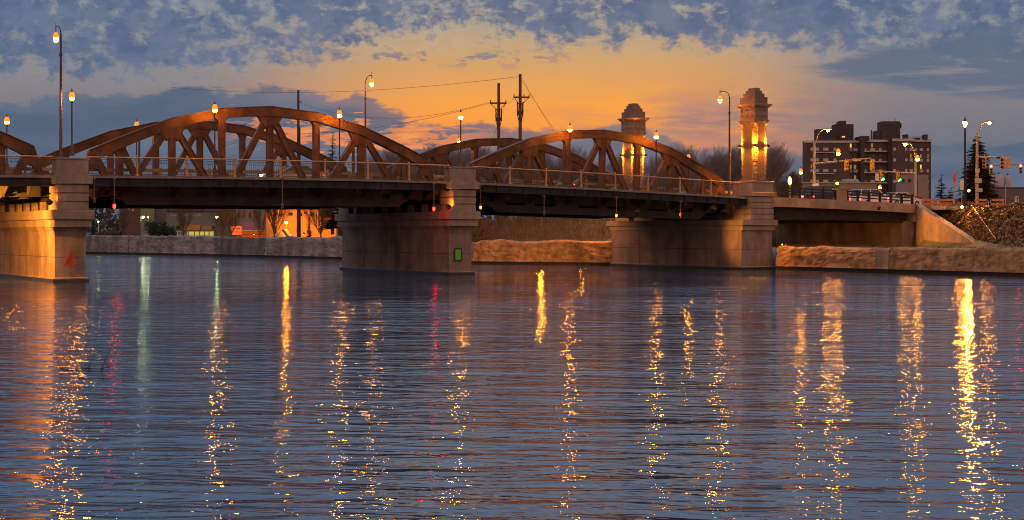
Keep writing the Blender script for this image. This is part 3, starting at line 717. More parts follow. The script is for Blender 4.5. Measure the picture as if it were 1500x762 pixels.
def vase_tree(seed, h, m, label='', group=None):
    rnd = random.Random(seed); r_ = thing('bare_tree', label, 'tree', (0, 0, 0), 0, group); tr = MB(); cr = MB()
    tr.cyl((0, 0, -.3), (0, 0, .7), .16, .13, n=7)
    def br(p0, d, L, r0, lv):
        p_ = p0; dd = d
        for k in range(4):
            dd = (dd + Vector((rnd.gauss(0, .07), rnd.gauss(0, .07), .05))).normalized(); q_ = p_ + dd * L / 4
            cr.cyl(p_, q_, r0 * (1 - .2 * k), r0 * (.8 - .2 * k) + .004, n=4 if lv == 0 else 3, caps=False)
            if lv < 3:
                for _ in range(2 if lv else 2): x = Vector((rnd.gauss(0, 1), rnd.gauss(0, 1), .2)).normalized(); br(q_, (dd + x * rnd.uniform(.25, .5)).normalized(), L * rnd.uniform(.3, .5), max(.008, r0 * .45), lv + 1)
            p_ = q_
    for k in range(13):
        a = k * 2.4; s_ = .12 + .42 * ((k * .618) % 1); br(Vector((0, 0, .55)), Vector((math.cos(a) * s_, math.sin(a) * s_, 1)).normalized(), h * rnd.uniform(.7, .95), .075, 0)
    tr.build('trunk', m, r_); cr.build('crown', m, r_); index_kids(r_); return r_
used = {}
tv = [bare_tree(s_, 11, sp, u, BARKB, 5) for s_, sp, u in ((1, .75, 1.0), (2, .6, 1.3), (3, .9, .8), (4, .7, 1.1))]
rnd = random.Random(77)
def tw_of(x, y):
    d = Vector((x, y, 0)) - BM; return d.dot(BU), d.dot(BV)
def ground_at(x, y): return gz(*tw_of(x, y))
spots = [(575, 262, 215), (600, 240, 212), (628, 222, 210), (655, 214, 205), (690, 228, 206), (712, 218, 207), (735, 210, 214), (768, 224, 216), (795, 216, 208), (818, 203, 212), (845, 208, 214), (868, 226, 216), (935, 208, 216),
         (958, 214, 222), (985, 190, 212), (1010, 198, 206), (1034, 208, 214), (1052, 190, 206), (1078, 214, 214), (1118, 178, 204), (1140, 214, 224), (1094, 222, 212), (905, 232, 214), (545, 270, 222), (750, 250, 214), (1020, 236, 210)]
lbl = ['just left of the far truss gap', 'in the gap between the two far trusses']
def near_of(px):
    for a, t_ in ((560, 'right of the pointed spruce'), (610, 'over the low end of the left truss'), (668, 'between the two far trusses'), (725, 'left of the two utility poles'), (775, 'beside the taller utility pole'), (830, 'inside the left half of the right truss'), (882, 'under the crown of the right truss'), (925, 'behind the far stone tower'), (965, 'right of the far stone tower'), (1012, 'above the right slope of the right truss'), (1048, 'left of the bracket light near the near tower'), (1085, 'between bracket light and near stone tower'), (1300, 'just right of the near stone tower')):
        if px < a: return t_
    return ''
cnt = {}
ordn = ['', 'second ', 'third ', 'fourth ']
for i, (px, Y, ty) in enumerate(spots):
    p_ = at(px, 300, Y); g_ = ground_at(p_.x, p_.y); H = HC + (HY - ty) / FC * Y - g_
    src = tv[i % 4]; nm = near_of(px); k = cnt.get(nm, 0); cnt[nm] = k + 1
    put(used, src, (p_.x, p_.y, g_), rnd.uniform(0, 6), ('tall ' if ty < 210 else 'small ' if ty > 215 else '') + 'bare winter tree ' + (('the %sone ' % ordn[k]) if k else '') + nm, H / TH[src.name])
# trees and brush on the bank seen under the right truss
bw = bare_tree(9, 7, .55, 1.5, BARKP, 4, .09, group='thin bare trees under the right truss'); bu = {}
for i, px in enumerate([703, 712, 722, 731, 742, 754, 766, 778, 789, 801, 812, 824, 835, 846, 858, 869]):
    Y = 152 + rnd.uniform(-3, 22); p_ = at(px, 300, Y); put(bu, bw, (p_.x, p_.y, ground_at(p_.x, p_.y)), rnd.uniform(0, 6), 'thin bare tree in the dense row on the bank under the right truss', rnd.uniform(.7, 1.15))
vase = vase_tree(23, 8.5, BARKP, 'vase shaped bare tree in front of the orange lit wall, left of the pole', group='vase shaped trees before the orange building')
vase.location = (at(402, 0, 196).x, 196, 2.4); vase.scale = (.78,) * 3
dup(vase, (at(470, 0, 194).x, 194, 2.4), 2.2, 'broad vase shaped bare tree in front of the orange lit wall, right of the cypress', (.82, .82, .7))
for px, Y, sc, lb in ((268, 232, .62, 'small bare tree left of the lit shop front'), (338, 214, .75, 'bare tree leaning beside the greenish lamp pole'), (380, 225, .55, 'bare tree before the row of arched windows'), (180, 240, .5, 'small dark bare tree left of the brown building'), (326, 208, .5, 'low bare shrubby tree right under the greenish lamp')):
    p_ = at(px, 0, Y); dup(vase, (p_.x, Y, ground_at(p_.x, Y)), rnd.uniform(0, 6), lb, (sc,) * 3)['group'] = 'bare trees by the far buildings'
lit = bare_tree(31, 7, .8, 1.3, BARKP, 5, .1, 'orange lit bare tree beside the post lanterns right of the near tower')
p_ = at(1166, 0, 168); lit.location = (p_.x, 168, ground_at(p_.x, 168)); lit.scale = (.9, .9, .82)
dup(lit, at(1146, 0, 175) * 1, 1, 'lower orange lit bare tree between near tower and the lit lantern', (.6,) * 3).location.z = 5.3
def conifer(name, label, loc, h, wr, m, seed, n_layers=34, droop=.35, start=.06, group=None, pw=.9):
    rnd = random.Random(seed); r_ = thing(name, label, 'tree', loc, 0, group)
    mb = MB(); mb.cyl((0, 0, -.3), (0, 0, h * .96), h * .016 + .05, .02, n=6); mb.build('trunk', BARK, r_)
    mb = MB()
    for i in range(n_layers):
        f = start + (1 - start) * i / n_layers; z = h * f; R_ = wr * (1 - f) ** pw + .06 * wr; nb = max(5, int(13 * (1 - f) + 5))
        for k in range(nb):
            a = rnd.uniform(0, 2 * math.pi); L = R_ * rnd.uniform(.6, 1.12); d = Vector((math.cos(a), math.sin(a), 0)); s_ = Vector((-d.y, d.x, 0))
            zz = z + rnd.uniform(-.5, .5) * h / n_layers
            m_ = max(3, int(L / (.055 * h) * 2))
            for j in range(m_):
                u = (j + .6) / m_; c = d * L * u + Vector((0, 0, zz - droop * L * u * u + .12 * L * u)); wd = .30 * L * (1.15 - u) + .05 * wr
                for sg in (-1, 1):
                    tip = c + s_ * sg * wd + d * wd * .5 - Vector((0, 0, rnd.uniform(.1, .45) * wd)); e_ = c + d * L / m_ * 1.1
                    mb.add([c, e_, tip, c - Vector((0, 0, .25 * wd))], [(0, 1, 2), (0, 2, 3)])
    mb.build('foliage', m, r_); index_kids(r_); return r_
NEED = mat('spruce_needles', (.035, .045, .028), .9, .4, 3)
NEEDB = mat('brownish_needles', (.085, .06, .032), .9, .4, 3)
p_ = at(487, 0, 205); conifer('spruce_tree', 'pointed dark spruce rising behind the right slope of the left truss', (p_.x, 205, 3.2), 14.9, 2.3, NEED, 5, 30, .3)
p_ = at(1432, 0, 165); conifer('pine_tree', 'large dark conifer behind the signal pole on the right', (p_.x, 165, 5.3), 9.3, 2.75, NEEDB, 6, 70, .25, .0, pw=.7)
p_ = at(1379, 0, 210); conifer('pine_tree', 'small dark conifer between apartment block and red sign', (p_.x, 210, 5.3), 6.8, 1.6, NEED, 7, 18, .2, .0, pw=.6)
p_ = at(1393, 0, 215); conifer('pine_tree', 'lowest dark conifer just left of the large one', (p_.x, 215, 5.3), 5.0, 1.6, NEED, 8, 16, .2, .0, pw=.6)
p_ = at(453, 0, 198); conifer('cypress', 'narrow dark cypress before the orange lit wall', (p_.x, 198, 2.4), 3.6, .5, NEED, 9, 24, .05, .0, pw=.35)
p_ = at(137, 0, 238); conifer('spruce_tree', 'bluish spruce beside the left pier on the far bank', (p_.x, 238, 2.6), 3.8, .9, mat('blue_spruce', (.06, .09, .13), .9, .3, 3), 10, 20, .2, .0)
def bush(label, loc, rx, ry, rz_, m, seed, n=1500, leaf=.16, name='bush', group=None):
    rnd = random.Random(seed); r_ = thing(name, label, 'bush', loc, 0, group); mb = MB(); cl = [(Vector((rnd.uniform(-.7, .7) * rx, rnd.uniform(-.7, .7) * ry, rnd.uniform(.15, .75) * rz_)), rnd.uniform(.3, .55)) for _ in range(14)]
    for _ in range(n):
        c, rr = rnd.choice(cl); a = Vector((rnd.gauss(0, 1), rnd.gauss(0, 1), rnd.gauss(0, 1))).normalized() * rnd.random() ** .4
        q_ = c + Vector((a.x * rx * rr, a.y * ry * rr, a.z * rz_ * rr)); q_.z = max(.02, q_.z)
        u = Vector((rnd.gauss(0, 1), rnd.gauss(0, 1), rnd.gauss(0, 1))).normalized() * leaf; w2 = u.cross(Vector((rnd.gauss(0, 1), rnd.gauss(0, 1), 1))).normalized() * leaf * .6
        mb.add([q_ - u, q_ + w2, q_ + u, q_ - w2], [(0, 1, 2, 3)])
    mb.build('foliage', m, r_)
    mb = MB()
    for c, rr in cl[:6]: mb.cyl((0, 0, -.1), c, .04, .02, n=4)
    mb.build('stems', BARK, r_); return r_
LEAF = mat('dark_evergreen_leaves', (.03, .045, .028), .8, .4, 3)
bush('round dark evergreen bush on the far bank wall left of the lit shop', (at(231, 0, 217).x, 217, 2.4), 1.9, 1.5, 2.6, LEAF, 1)
bush('smaller dark bush right of the round evergreen bush', (at(246, 0, 219).x, 219, 2.4), 1.2, 1.2, 1.7, LEAF, 2, 900)
bush('dark brush beside the middle pier on the lit bank', (at(702, 0, 147).x, 147, 2.1), 1.6, 1.3, 1.9, NEEDB, 3, 1000, .1)
bush('tall dark bush close to the far end of the middle pier', (at(503, 0, 186).x, 186, 2.3), .8, .8, 2.6, NEEDB, 4, 900, .12)
bush('low brush on the wall top left of the brown building', (at(165, 0, 225).x, 225, 2.5), 2.6, 1, 1.0, NEEDB, 5, 900, .14)
def ground_cover():
    rnd = random.Random(12); mb = MB()
    for _ in range(17000):
        w = rnd.uniform(-34, -.8); foot = interp(w, [(-45, 33.0), (-25, 35.5), (-10, 44.4), (-1, 48.2)]); top = interp(w, [(-45, 44), (-25, 48), (-12, 52), (-1, 50.8)])
        t = rnd.uniform(foot, top); z = gz(t, w)
        n_ = math.sin(t * 2.1 + 1.3 * w) + math.sin(w * 1.7 - t * .9)
        hgt = .10 + .14 * max(0, n_)
        q_ = B(t, w, z + rnd.random() * hgt * 1.4); s_ = rnd.uniform(.07, .19)
        u = Vector((rnd.gauss(0, 1), rnd.gauss(0, 1), rnd.gauss(0, .7))).normalized() * s_; w2 = u.cross(Vector((rnd.gauss(0, 1), rnd.gauss(0, 1), 1))).normalized() * s_ * .7
        mb.add([q_ - u, q_ + w2, q_ + u, q_ - w2], [(0, 1, 2, 3)])
    for _ in range(2500):      # dry weeds along the wall tops and under the span
        w = rnd.uniform(-30, 17); t = bank(w) + rnd.uniform(1.2, 3.5); q_ = B(t, w, 1.9); L = rnd.uniform(.1, .32)
        d = Vector((rnd.gauss(0, .3), rnd.gauss(0, .3), 1)).normalized() * L
        mb.add([q_, q_ + Vector((.03, .02, 0)), q_ + d], [(0, 1, 2)])
    o = mb.build('ground_cover', mat('ivy_and_dry_leaves', (.10, .075, .03), .85, .75, 1.3, c2=(.22, .13, .05)), kind='stuff'); tag(o, 'tangled ivy and dry leaves covering the right bank slope', 'ivy')
ground_cover()
def brush():
    rnd = random.Random(19); mb = MB()
    for _ in range(9000):
        w = rnd.uniform(20, 62); t = bank(w) + rnd.uniform(1.5, 26) ** 1.0; q_ = B(t, w, gz(t, w)); L = rnd.uniform(.5, 2.6)
        d = Vector((rnd.gauss(0, .35), rnd.gauss(0, .35), 1)).normalized() * L; e_ = Vector((rnd.uniform(-1, 1), rnd.uniform(-1, 1), 0)).normalized() * rnd.uniform(.015, .05)
        mb.add([q_, q_ + e_, q_ + d], [(0, 1, 2)]); mb.add([q_ + d * .5, q_ + d * .5 + Vector((e_.y * 14, e_.x * 12, L * .3)), q_ + d * .55], [(0, 1, 2)])
    o = mb.build('brush', mat('tangled_brush', (.15, .10, .06), .9, .4, 2), kind='stuff'); tag(o, 'tangled brush and saplings covering the bank under the right truss', 'brush')
brush()
def far_woods():
    rnd = random.Random(5); mb = MB()
    for _ in range(9000):
        Y = rnd.uniform(430, 470); px = rnd.uniform(-150, 1700); H = 8 + 3.5 * math.sin(px * .021) + 2.5 * math.sin(px * .05 + 1) + 1.5 * math.sin(px * .17)
        q_ = at(px, 342, Y); q_.z = 3 + rnd.random() * H; s_ = rnd.uniform(.5, 1.3)
        u = Vector((rnd.gauss(0, 1), rnd.gauss(0, .6), rnd.gauss(0, 1.4))).normalized() * s_; w2 = u.cross(Vector((0, 1, .3))).normalized() * s_ * .5
        mb.add([q_ - u, q_ + w2, q_ + u, q_ - w2], [(0, 1, 2, 3)])
    o = mb.build('far_woods', mat('far_wood_twigs', (.07, .06, .055), .9, .3, .3), kind='stuff'); tag(o, 'low dark line of far off woods behind the town', 'woods')
far_woods()
# ------------------------------------------------------------------ buildings
class Far:
    def __init__(s, name, label, pxc, Z, cat='building', group=None):
        s.c = pxc; s.Z = Z; p_ = at(pxc, 0, Z); s.o = thing(name, label, cat, (p_.x, Z, 0), 0, group)
    def x(s, px): return (px - s.c) / FC * s.Z
    def z(s, py): return HC + (HY - py) / FC * s.Z
    def box(s, mb, x0, x1, yt, yb, d0, d1): mb.box(s.x(x0), s.x(x1), d0, d1, s.z(yb), s.z(yt)); return mb
    def part(s, name, m, boxes, parent=None):
        mb = MB()
        for b_ in boxes: s.box(mb, *b_)
        return mb.build(name, m, parent or s.o)
BRICK = mat('dark_brick', (.115, .072, .072), .9, .2, .25, .2, 2)
BRICKD = mat('darker_brick', (.07, .055, .06), .9, .2, .25)
PALE = mat('pale_band_concrete', (.52, .45, .45), .85, .1, .5)
GLASS = mat('dark_window_glass', (.03, .035, .045), .15, .2, .5, spec=.5)
GLOW = emis('lit_window_yellow', (1, .66, .10), .9); GLOWD = emis('lit_window_dim', (.9, .5, .16), .28)
ab = Far('apartment_building', 'dark brick apartment tower block with roof towers behind the signals', 1272, 385)
D = 4
ab.part('wall', BRICK, [(1180, 1245, 206, 300, 0, 4), (1245.2, 1262, 205, 300, 3, 9), (1268, 1303, 204, 300, 2.4, 9), (1307, 1340, 203, 300, 0, 9), (1340.2, 1367, 204, 300, 2, 9)])
ab.part('stair_shaft', BRICKD, [(1262, 1268, 199, 300, 1, 8), (1268.1, 1275, 199, 206, 1, 8), (1303, 1307, 203, 300, 1, 8)])
ab.part('roof_tower', BRICKD, [(1228, 1255, 180.5, 206, 3.5, 8), (1235, 1243.5, 175.5, 180.4, 3.4, 8), (1197, 1227, 189, 206, 1, 3.9)])
ab.part('roof_tower', BRICKD, [(1296, 1323, 176.5, 204, 3, 8), (1289, 1296, 190, 204, 3.5, 8)])
for cx_ in (1330, 1358.5): ab.part('chimney', BRICKD, [(cx_ - 2.2, cx_ + 2.2, 196.5, 204, 1, 4)])
ab.part('chimney', BRICKD, [(1345, 1353, 200.5, 204, 3, 7)])
ab.part('cornice_band', PALE, [(1178, 1245.3, 206.2, 209.2, -.25, .1), (1245.4, 1262, 205.2, 208, 2.6, 3.1), (1268, 1303, 204.2, 207.5, 1.6, 2.5), (1307, 1340, 203.2, 207, -.3, .1), (1340.1, 1367.2, 204.2, 207.4, 1.5, 2.1)])
ab.part('balcony_slab', PALE, [(1267, 1301, y, y + 1.5, .9, 2.3) for y in (220.5, 236, 252, 267)])
ab.part('balcony_slab', PALE, [(1195, 1222, y, y + 1.3, -.5, -.003) for y in (223, 254)])
wr = [212.2, 228, 243.6, 259.2, 274.8]
cols = [(1189, 3.6, 0), (1197.5, 3.8, 0), (1209.5, 7.5, 0), (1223, 4, 0), (1238, 2.6, 4.9), (1248.8, 6, 3), (1257.2, 6.4, 3), (1270.5, 3.6, 2.4), (1281.5, 6.4, 2.4), (1292.5, 3.8, 2.4), (1310.4, 4.2, 0), (1327.4, 3.4, 0), (1334.8, 5, 0), (1343.8, 5, 2), (1352.6, 5, 2), (1362, 3, 2)]
litset = {(5, 0): GLOW, (5, 2): GLOWD, (6, 2): GLOWD, (8, 0): GLOWD, (13, 2): GLOWD, (14, 2): GLOW, (15, 1): GLOWD, (0, 2): GLOWD, (12, 1): GLOWD, (9, 3): GLOWD, (14, 1): GLOWD, (6, 3): GLOWD}
for ci, (cx_, wd, dp) in enumerate(cols):
    for ri, y in enumerate(wr):
        if ci == 4: continue
        mb = MB(); ab.box(mb, cx_ - wd / 2, cx_ + wd / 2, y - 3.0, y + 3.4, dp - .06, dp + .02)
        wo = mb.build('window', GLASS, ab.o)
        if (ci, ri) in litset:
            mb = MB(); xx = cx_ + (.8 if ci % 2 else -.8) * wd * .2
            ab.box(mb, xx - wd * .22, xx + wd * .22, y - 2.6, y + 3, dp - .1, dp - .062); mb.build('pane', litset[(ci, ri)], wo)
        if ri < 4 or ci % 3 == 0:
            mb = MB(); ab.box(mb, cx_ - wd / 2, cx_ + wd / 2, y + 4.2, y + 8.6, dp - .12, dp + .03); mb.build('panel', PALE, wo)
ab.part('window', GLOW, [(1237.6, 1242, 198.3, 200.2, 3.3, 3.49)])
ab.part('antenna', DARKM, [(1319.8, 1320.3, 170, 177, 6, 6.3), (1325, 1325.6, 180, 196, 5, 5.3), (1326.6, 1328, 178, 186, 5, 5.5), (1284.2, 1285.4, 188, 204, 6, 6.4), (1246.8, 1247.2, 173, 181, 6, 6.3), (1225.3, 1225.8, 184, 190, 6, 6.3)])
ab.part('roof_rail', DARKM, [(1275, 1290, y, y + .3, 3, 3.05) for y in (199.5, 201.5)] + [(1332, 1357, y, y + .3, 2, 2.05) for y in (198.8, 201)] + [(x, x + .3, 198.8, 204, 2, 2.05) for x in (1336, 1341, 1346, 1351)])
lw = Far('low_building', 'long low tan concrete building below the apartment block', 1210, 250)
lw.part('wall', mat('tan_concrete', (.34, .25, .19), .9, .15, .4), [(1128, 1285, 268, 312, 0, 12)]); lw.part('coping', PALE, [(1127.5, 1285.5, 267, 268, -.2, 12)])
vn = Far('annex_building', 'pale two storey annex at the foot of the apartment block', 1331, 300)
vn.part('wall', mat('annex_block', (.30, .24, .23), .9, .12, .5), [(1318, 1360, 256, 315, 0, 3)]); vn.part('window', GLASS, [(1321, 1325, 262, 267, -.1, .05)]); vn.part('window', GLASS, [(1330, 1334, 262, 267, -.1, .05)])
pd = Far('parapet_shed', 'bluish grey rooftop shed in front of the apartment block', 1255, 262); pd.part('wall', mat('shed_metal', (.34, .33, .38), .7, .1, .6), [(1240, 1263, 264, 268.5, 2, 6)]); pd.part('roof', mat('shed_roof', (.45, .44, .50), .7, .1, .6), [(1243, 1262, 261.5, 263.9, 2.5, 5.5)])
sl = Far('silo_building', 'low dark building carrying three pale round silos at the right edge', 1480, 290)
sl.part('wall', mat('mauve_block', (.17, .125, .13), .9, .15, .4), [(1452, 1530, 277, 312, 0, 16)]); sl.part('roof_edge', BRICKD, [(1455, 1528, 274, 276.9, 1, 15)])
for cx_, r_w, ty in ((1466, 4.4, 257), (1477.5, 7.2, 255.5), (1491, 4.8, 257)):
    mb = MB(); rr = r_w / FC * 290; mb.lathe([(rr, sl.z(273.9)), (rr, sl.z(ty)), (rr * .3, sl.z(ty - 2))], (sl.x(cx_), 6, 0), 16); s_ = mb.build('silo', mat('silo_pale', (.40, .36, .38), .6, .12, .8), sl.o)
    mb = MB(); mb.lathe([(.22, sl.z(ty - 1.9)), (.22, sl.z(ty - 4)), (.01, sl.z(ty - 4.6))], (sl.x(cx_), 6, 0), 8); mb.build('vent', DARKM, s_)
# far left buildings under the bridge
bb = Far('brown_building', 'plain brown two storey building with small upper windows beyond the far wall', 189, 262)
bb.part('wall', mat('brown_render', (.14, .09, .085), .9, .15, .3), [(175, 205, 296, 352, 0, 10)])
for a, b_ in ((179, 183.5), (184.5, 189.5)): bb.part('window', GLASS, [(a, b_, 304, 309, -.08, .05)])
for pts in ([(185, 303.5), (189.5, 303.5), (190.5, 309.5)], [(192.5, 309.5), (198, 303.5), (196, 309.5)]):
    mb = MB(); mb.prism([(bb.x(a), bb.z(b_)) for a, b_ in pts][::-1], -.2, -.1); mb.build('awning', mat('cream_canvas', (.6, .45, .28), .8, .1), bb.o)
gb = Far('green_lit_building', 'narrow pale building lit greenish beside the first lamp', 216, 250)
gb.part('wall', mat('green_lit_block', (.22, .26, .18), .9, .12, .4), [(205.2, 226, 296, 352, 0, 8)]); gb.part('side_wall', mat('grey_block', (.17, .16, .17), .9, .15, .4), [(226.1, 243, 296, 352, 1, 9)])  # greenish lamp light is put into the front wall colour
sh = Far('shop_building', 'large grey shop building with a faint sign line over a lit glass entrance', 292, 246)
sh.part('upper_wall', mat('reddish_brick', (.16, .085, .08), .9, .15, .3), [(243.2, 345, 292, 310, 1.5, 14)])
for k, a in enumerate((242.8, 256.5, 270, 285)):
    wo = sh.part('window', GLASS, [(a, a + 10.5, 301, 308.4, 1.36, 1.52)]); sh.part('frame', PALE, [(a + 5, a + 5.5, 301, 308.4, 1.3, 1.358)], wo)
sh.part('front_wall', mat('grey_green_render', (.17, .20, .19), .9, .1, .3), [(244, 318, 311.5, 331, 0, 1.4), (244, 258, 331, 352, .1, 1.4), (313, 345, 331, 352, .1, 1.4), (318.1, 345, 311.5, 330.9, .1, 1.4)])
lt = MB(); rnd = random.Random(8); a = 251.0
for k in range(22):
    if k in (5, 12): a += 2.0; continue
    x0, x1, z0, z1 = sh.x(a), sh.x(a + 1.3), sh.z(317), sh.z(314.4); bar = .06
    pat = rnd.choice(['E', 'H', 'I', 'L', 'N', 'T'])
    if pat in 'EHLN': lt.box(x0, x0 + bar, -.08, -.003, z0, z1)
    if pat in 'HN': lt.box(x1 - bar, x1, -.08, -.003, z0, z1)
    if pat in 'EL': lt.box(x0 + bar, x1, -.08, -.003, z0, z0 + bar)
    if pat in 'ET': lt.box(x0 + bar, x1, -.08, -.003, z1 - bar, z1)
    if pat in 'EHN': lt.box(x0 + bar, x1 - bar, -.08, -.003, (z0 + z1) / 2 - .02, (z0 + z1) / 2 + .04)
    if pat in 'IT': lt.box((x0 + x1) / 2 - .03, (x0 + x1) / 2 + .03, -.075, -.003, z0, z1)
    a += 2.05
lt.build('sign_lettering', mat('pale_letters', (.6, .62, .6), .7, .05), sh.o)
sh.part('canopy', mat('orange_fascia', (.55, .27, .08), .8, .1, .8), [(272, 296, 329.5, 337.5, -1.6, -.01)]); sh.part('canopy', mat('tan_fascia', (.40, .26, .12), .8, .1, .8), [(296.2, 312, 331, 338, -1.2, -.01)])
sh.part('lit_interior', emis('shop_light', (.95, .78, .12), .55), [(274, 312, 339, 352, .3, .4)])
sh.part('entrance_frame', mat('white_frame', (.6, .6, .5), .6, .05), [(258, 312, 338.1, 339.4, -.3, -.1)] + [(x, x + 1.2, 339.5, 352, -.3, -.1) for x in (260, 268, 276, 284.5, 292, 299, 306)] + [(258, 312, 344, 345, -.25, -.12)])
ar = Far('arched_window_building', 'cream building with a row of small arched windows behind the red roof', 366, 238)
ar.part('wall', mat('cream_render', (.28, .23, .19), .9, .1, .3), [(346, 391, 294, 352, 0, 9)])
for cx_ in (350.5, 358, 366, 374, 381):
    mb = MB(); hw = 1.3 / FC * 238; z0, z1 = ar.z(319), ar.z(312.5)
    mb.prism([(ar.x(cx_) - hw, z0), (ar.x(cx_) + hw, z0)] + [(ar.x(cx_) + hw * math.cos(k * math.pi / 6), z1 + hw * math.sin(k * math.pi / 6)) for k in range(7)], -.05, .05)
    mb.build('window', GLASS, ar.o)
rp = Far('red_roof_pavilion', 'low pavilion with a dull red hipped roof and an orange band below', 366, 226, 'pavilion')
mb = MB(); x0, x1 = rp.x(343), rp.x(389); zt, zb2 = rp.z(324), rp.z(337.5)
mb.add([(x0, -.4, zb2), (x1, -.4, zb2), (x1, 5, zb2), (x0, 5, zb2), (rp.x(357), 2.2, zt), (rp.x(375), 2.2, zt)], [(0, 1, 5, 4), (1, 2, 5), (2, 3, 4, 5), (3, 0, 4), (3, 2, 1, 0)]); mb.build('roof', mat('dull_red_roof', (.26, .07, .08), .6, .15, 1), rp.o)
rp.part('wall', mat('orange_panel', (.80, .22, .03), .8, .08, 1), [(354, 388, 337.6, 352, 0, 4)]); rp.part('gutter', PALE, [(353, 388.5, 337.2, 338.2, -.45, -.38)]); rp.part('band', DARKM, [(354, 388, 343.6, 344.3, -.06, -.003)])
sg_ = Far('orange_sign', 'bright orange rectangular sign with a thin line of lettering', 345, 222, 'sign')
sg_.part('board', emis('orange_sign_face', (1, .085, .008), 1.2), [(337.6, 353.6, 331.5, 344, 0, .15)]); sg_.part('lettering', mat('sign_red_letters', (.3, .03, .02), .8), [(341 + k * 1.35, 341.9 + k * 1.35, 334, 335.6, -.03, -.004) for k in range(8)] + [(340, 350, 339, 339.5, -.03, -.004)]); sg_.part('post', DARKM, [(339, 340, 344, 352, .02, .12), (351, 352, 344, 352, .02, .12)])
ob = Far('orange_lit_building', 'tall plain building whose wall glows orange in lamplight', 441, 212)
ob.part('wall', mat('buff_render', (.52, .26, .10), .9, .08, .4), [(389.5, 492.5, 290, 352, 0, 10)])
for a, b_, y0, y1 in ((402, 407, 311.5, 315.5), (409, 413.5, 314, 317), (422.5, 429, 311.5, 316), (440.5, 443, 311.5, 317), (445, 449, 311, 313.5), (454, 460, 311.5, 317), (475.5, 481, 311.5, 317), (472, 473.5, 306, 312)):
    ob.part('window', GLASS, [(a, b_, y0, y1, -.05, .04)])
gs = Far('gabled_shed', 'small blue grey gabled hut standing before the orange wall', 411, 205, 'shed')
mb = MB(); mb.prism([(gs.x(404.5), gs.z(352)), (gs.x(424.5), gs.z(352)), (gs.x(423.5), gs.z(346)), (gs.x(417.5), gs.z(337)), (gs.x(413.5), gs.z(337)), (gs.x(405), gs.z(347))], 0, 2.5); mb.build('wall', mat('hut_blue_grey', (.24, .27, .32), .8, .1, 1), gs.o)
mb = MB(); mb.beam((gs.x(424.5), 1.2, gs.z(346.5)), (gs.x(416), 1.2, gs.z(335.8)), 2.9, .1); mb.beam((gs.x(404), 1.2, gs.z(347)), (gs.x(414.5), 1.2, gs.z(335.8)), 2.9, .1); mb.build('roof', mat('hut_roof', (.16, .16, .19), .8), gs.o)
# ------------------------------------------------------------------ poles, wires
WOOD = mat('weathered_pole_wood', (.10, .07, .05), .9, .25, 2)
def utility_pole(label, px, Y, ytop, arms=(), braces=True, lean=0):
    p_ = at(px, ytop, Y); g_ = ground_at(p_.x, p_.y); r_ = thing('utility_pole', label, 'utility pole', (p_.x, p_.y, g_), 0, 'wooden utility poles'); H = p_.z - g_
    mb = MB(); mb.cyl((0, 0, -.2), (0, 0, H), .24, .16, n=10); mb.build('pole', WOOD, r_)
    s_ = Y / FC
    for (ya, xl, xr, nI) in arms:
        za = HC + (HY - ya) * s_ - g_; mb = MB(); mb.box((xl - px) * s_, (xr - px) * s_, -.28, -.16, za - .09, za + .09); a = mb.build('crossarm', WOOD, r_)
        for k in range(nI):
            x = ((xl + 1) + (xr - xl - 2) * k / max(1, nI - 1) - px) * s_; mb = MB(); mb.lathe([(.03, 0), (.07, .05), (.03, .12), (.07, .18), (.02, .26)], (x, -.22, za + .09), 6); mb.build('insulator', DARKM, a)
        mb = MB()
        for x in (xl + 2, xr - 2): mb.cyl(((x - px) * s_, -.22, za - .09), (0, -.2, za - .9), .035, n=5)
        mb.build('brace', DARKM, r_)
    return r_, H
u1, h1 = utility_pole('utility pole with one crossarm, the left one of the pair', 730.5, 156, 122, [(151.5, 717.5, 742, 3)])
u2, h2 = utility_pole('taller utility pole with a high crossarm, the right one of the pair', 762, 150, 108.5, [(143, 752, 776, 4)])
s_ = 150 / FC
for (u_, px, Y, ys) in ((u1, 730.5, 156, (170, 178)), (u2, 762, 150, (160, 170))):
    q = Y / FC; g_ = u_.location.z
    for k, y in enumerate(ys):
        for sd in (-1, 1):
            mb = MB(); z = HC + (HY - y) * q - g_; mb.cyl((sd * .1, -.1, z - .8), (sd * 3.6 * q * 1.0, -.25, z), .04, n=5); mb.cyl((sd * 3.6 * q, -.25, z), (sd * 4.1 * q, -.25, z + .75), .085, n=6); mb.build('switch_arm', DARKM, u_)
u3, h3 = utility_pole('slim lone pole rising behind the crown of the left truss', 437, 190, 132, [])
for yy in (150, 163): 
    mb = MB(); z = HC + (HY - yy) * 190 / FC - u3.location.z; mb.cyl((0, 0, z), (.5, 0, z + .1), .05, n=5); mb.build('bracket', DARKM, u3)
u4, h4 = utility_pole('thin pole seen just right of the far lantern over the left truss', 204, 230, 201, [])
u5, h5 = utility_pole('thin pole behind the right slope of the left truss', 517.5, 150, 214, [])
def wire(label, a, b, sag, r=.016, n=14):
    mb = MB(); a = Vector(a); b = Vector(b); pts = [a + (b - a) * (k / n) - Vector((0, 0, sag * 4 * (k / n) * (1 - k / n))) for k in range(n + 1)]
    o = thing('power_line', label, 'wire', a, 0, 'overhead wires'); mb.tube([q_ - a for q_ in pts], r, 4); mb.build('cable', DARKM, o)
wire('top wire running left from the taller pole of the pair', at(762, 112, 150), at(250, 128, 200), 1.2)
wire('long wire sagging left from the left pole crossarm', at(720, 149, 156), at(437, 150, 190), 2.0)
wire('second sagging wire from the left pole crossarm towards the lone pole', at(722, 150, 156), at(437, 196, 190), .8)
wire('wire falling left of the lone pole behind the left truss', at(437, 153, 190), at(150, 240, 235), 1.5)
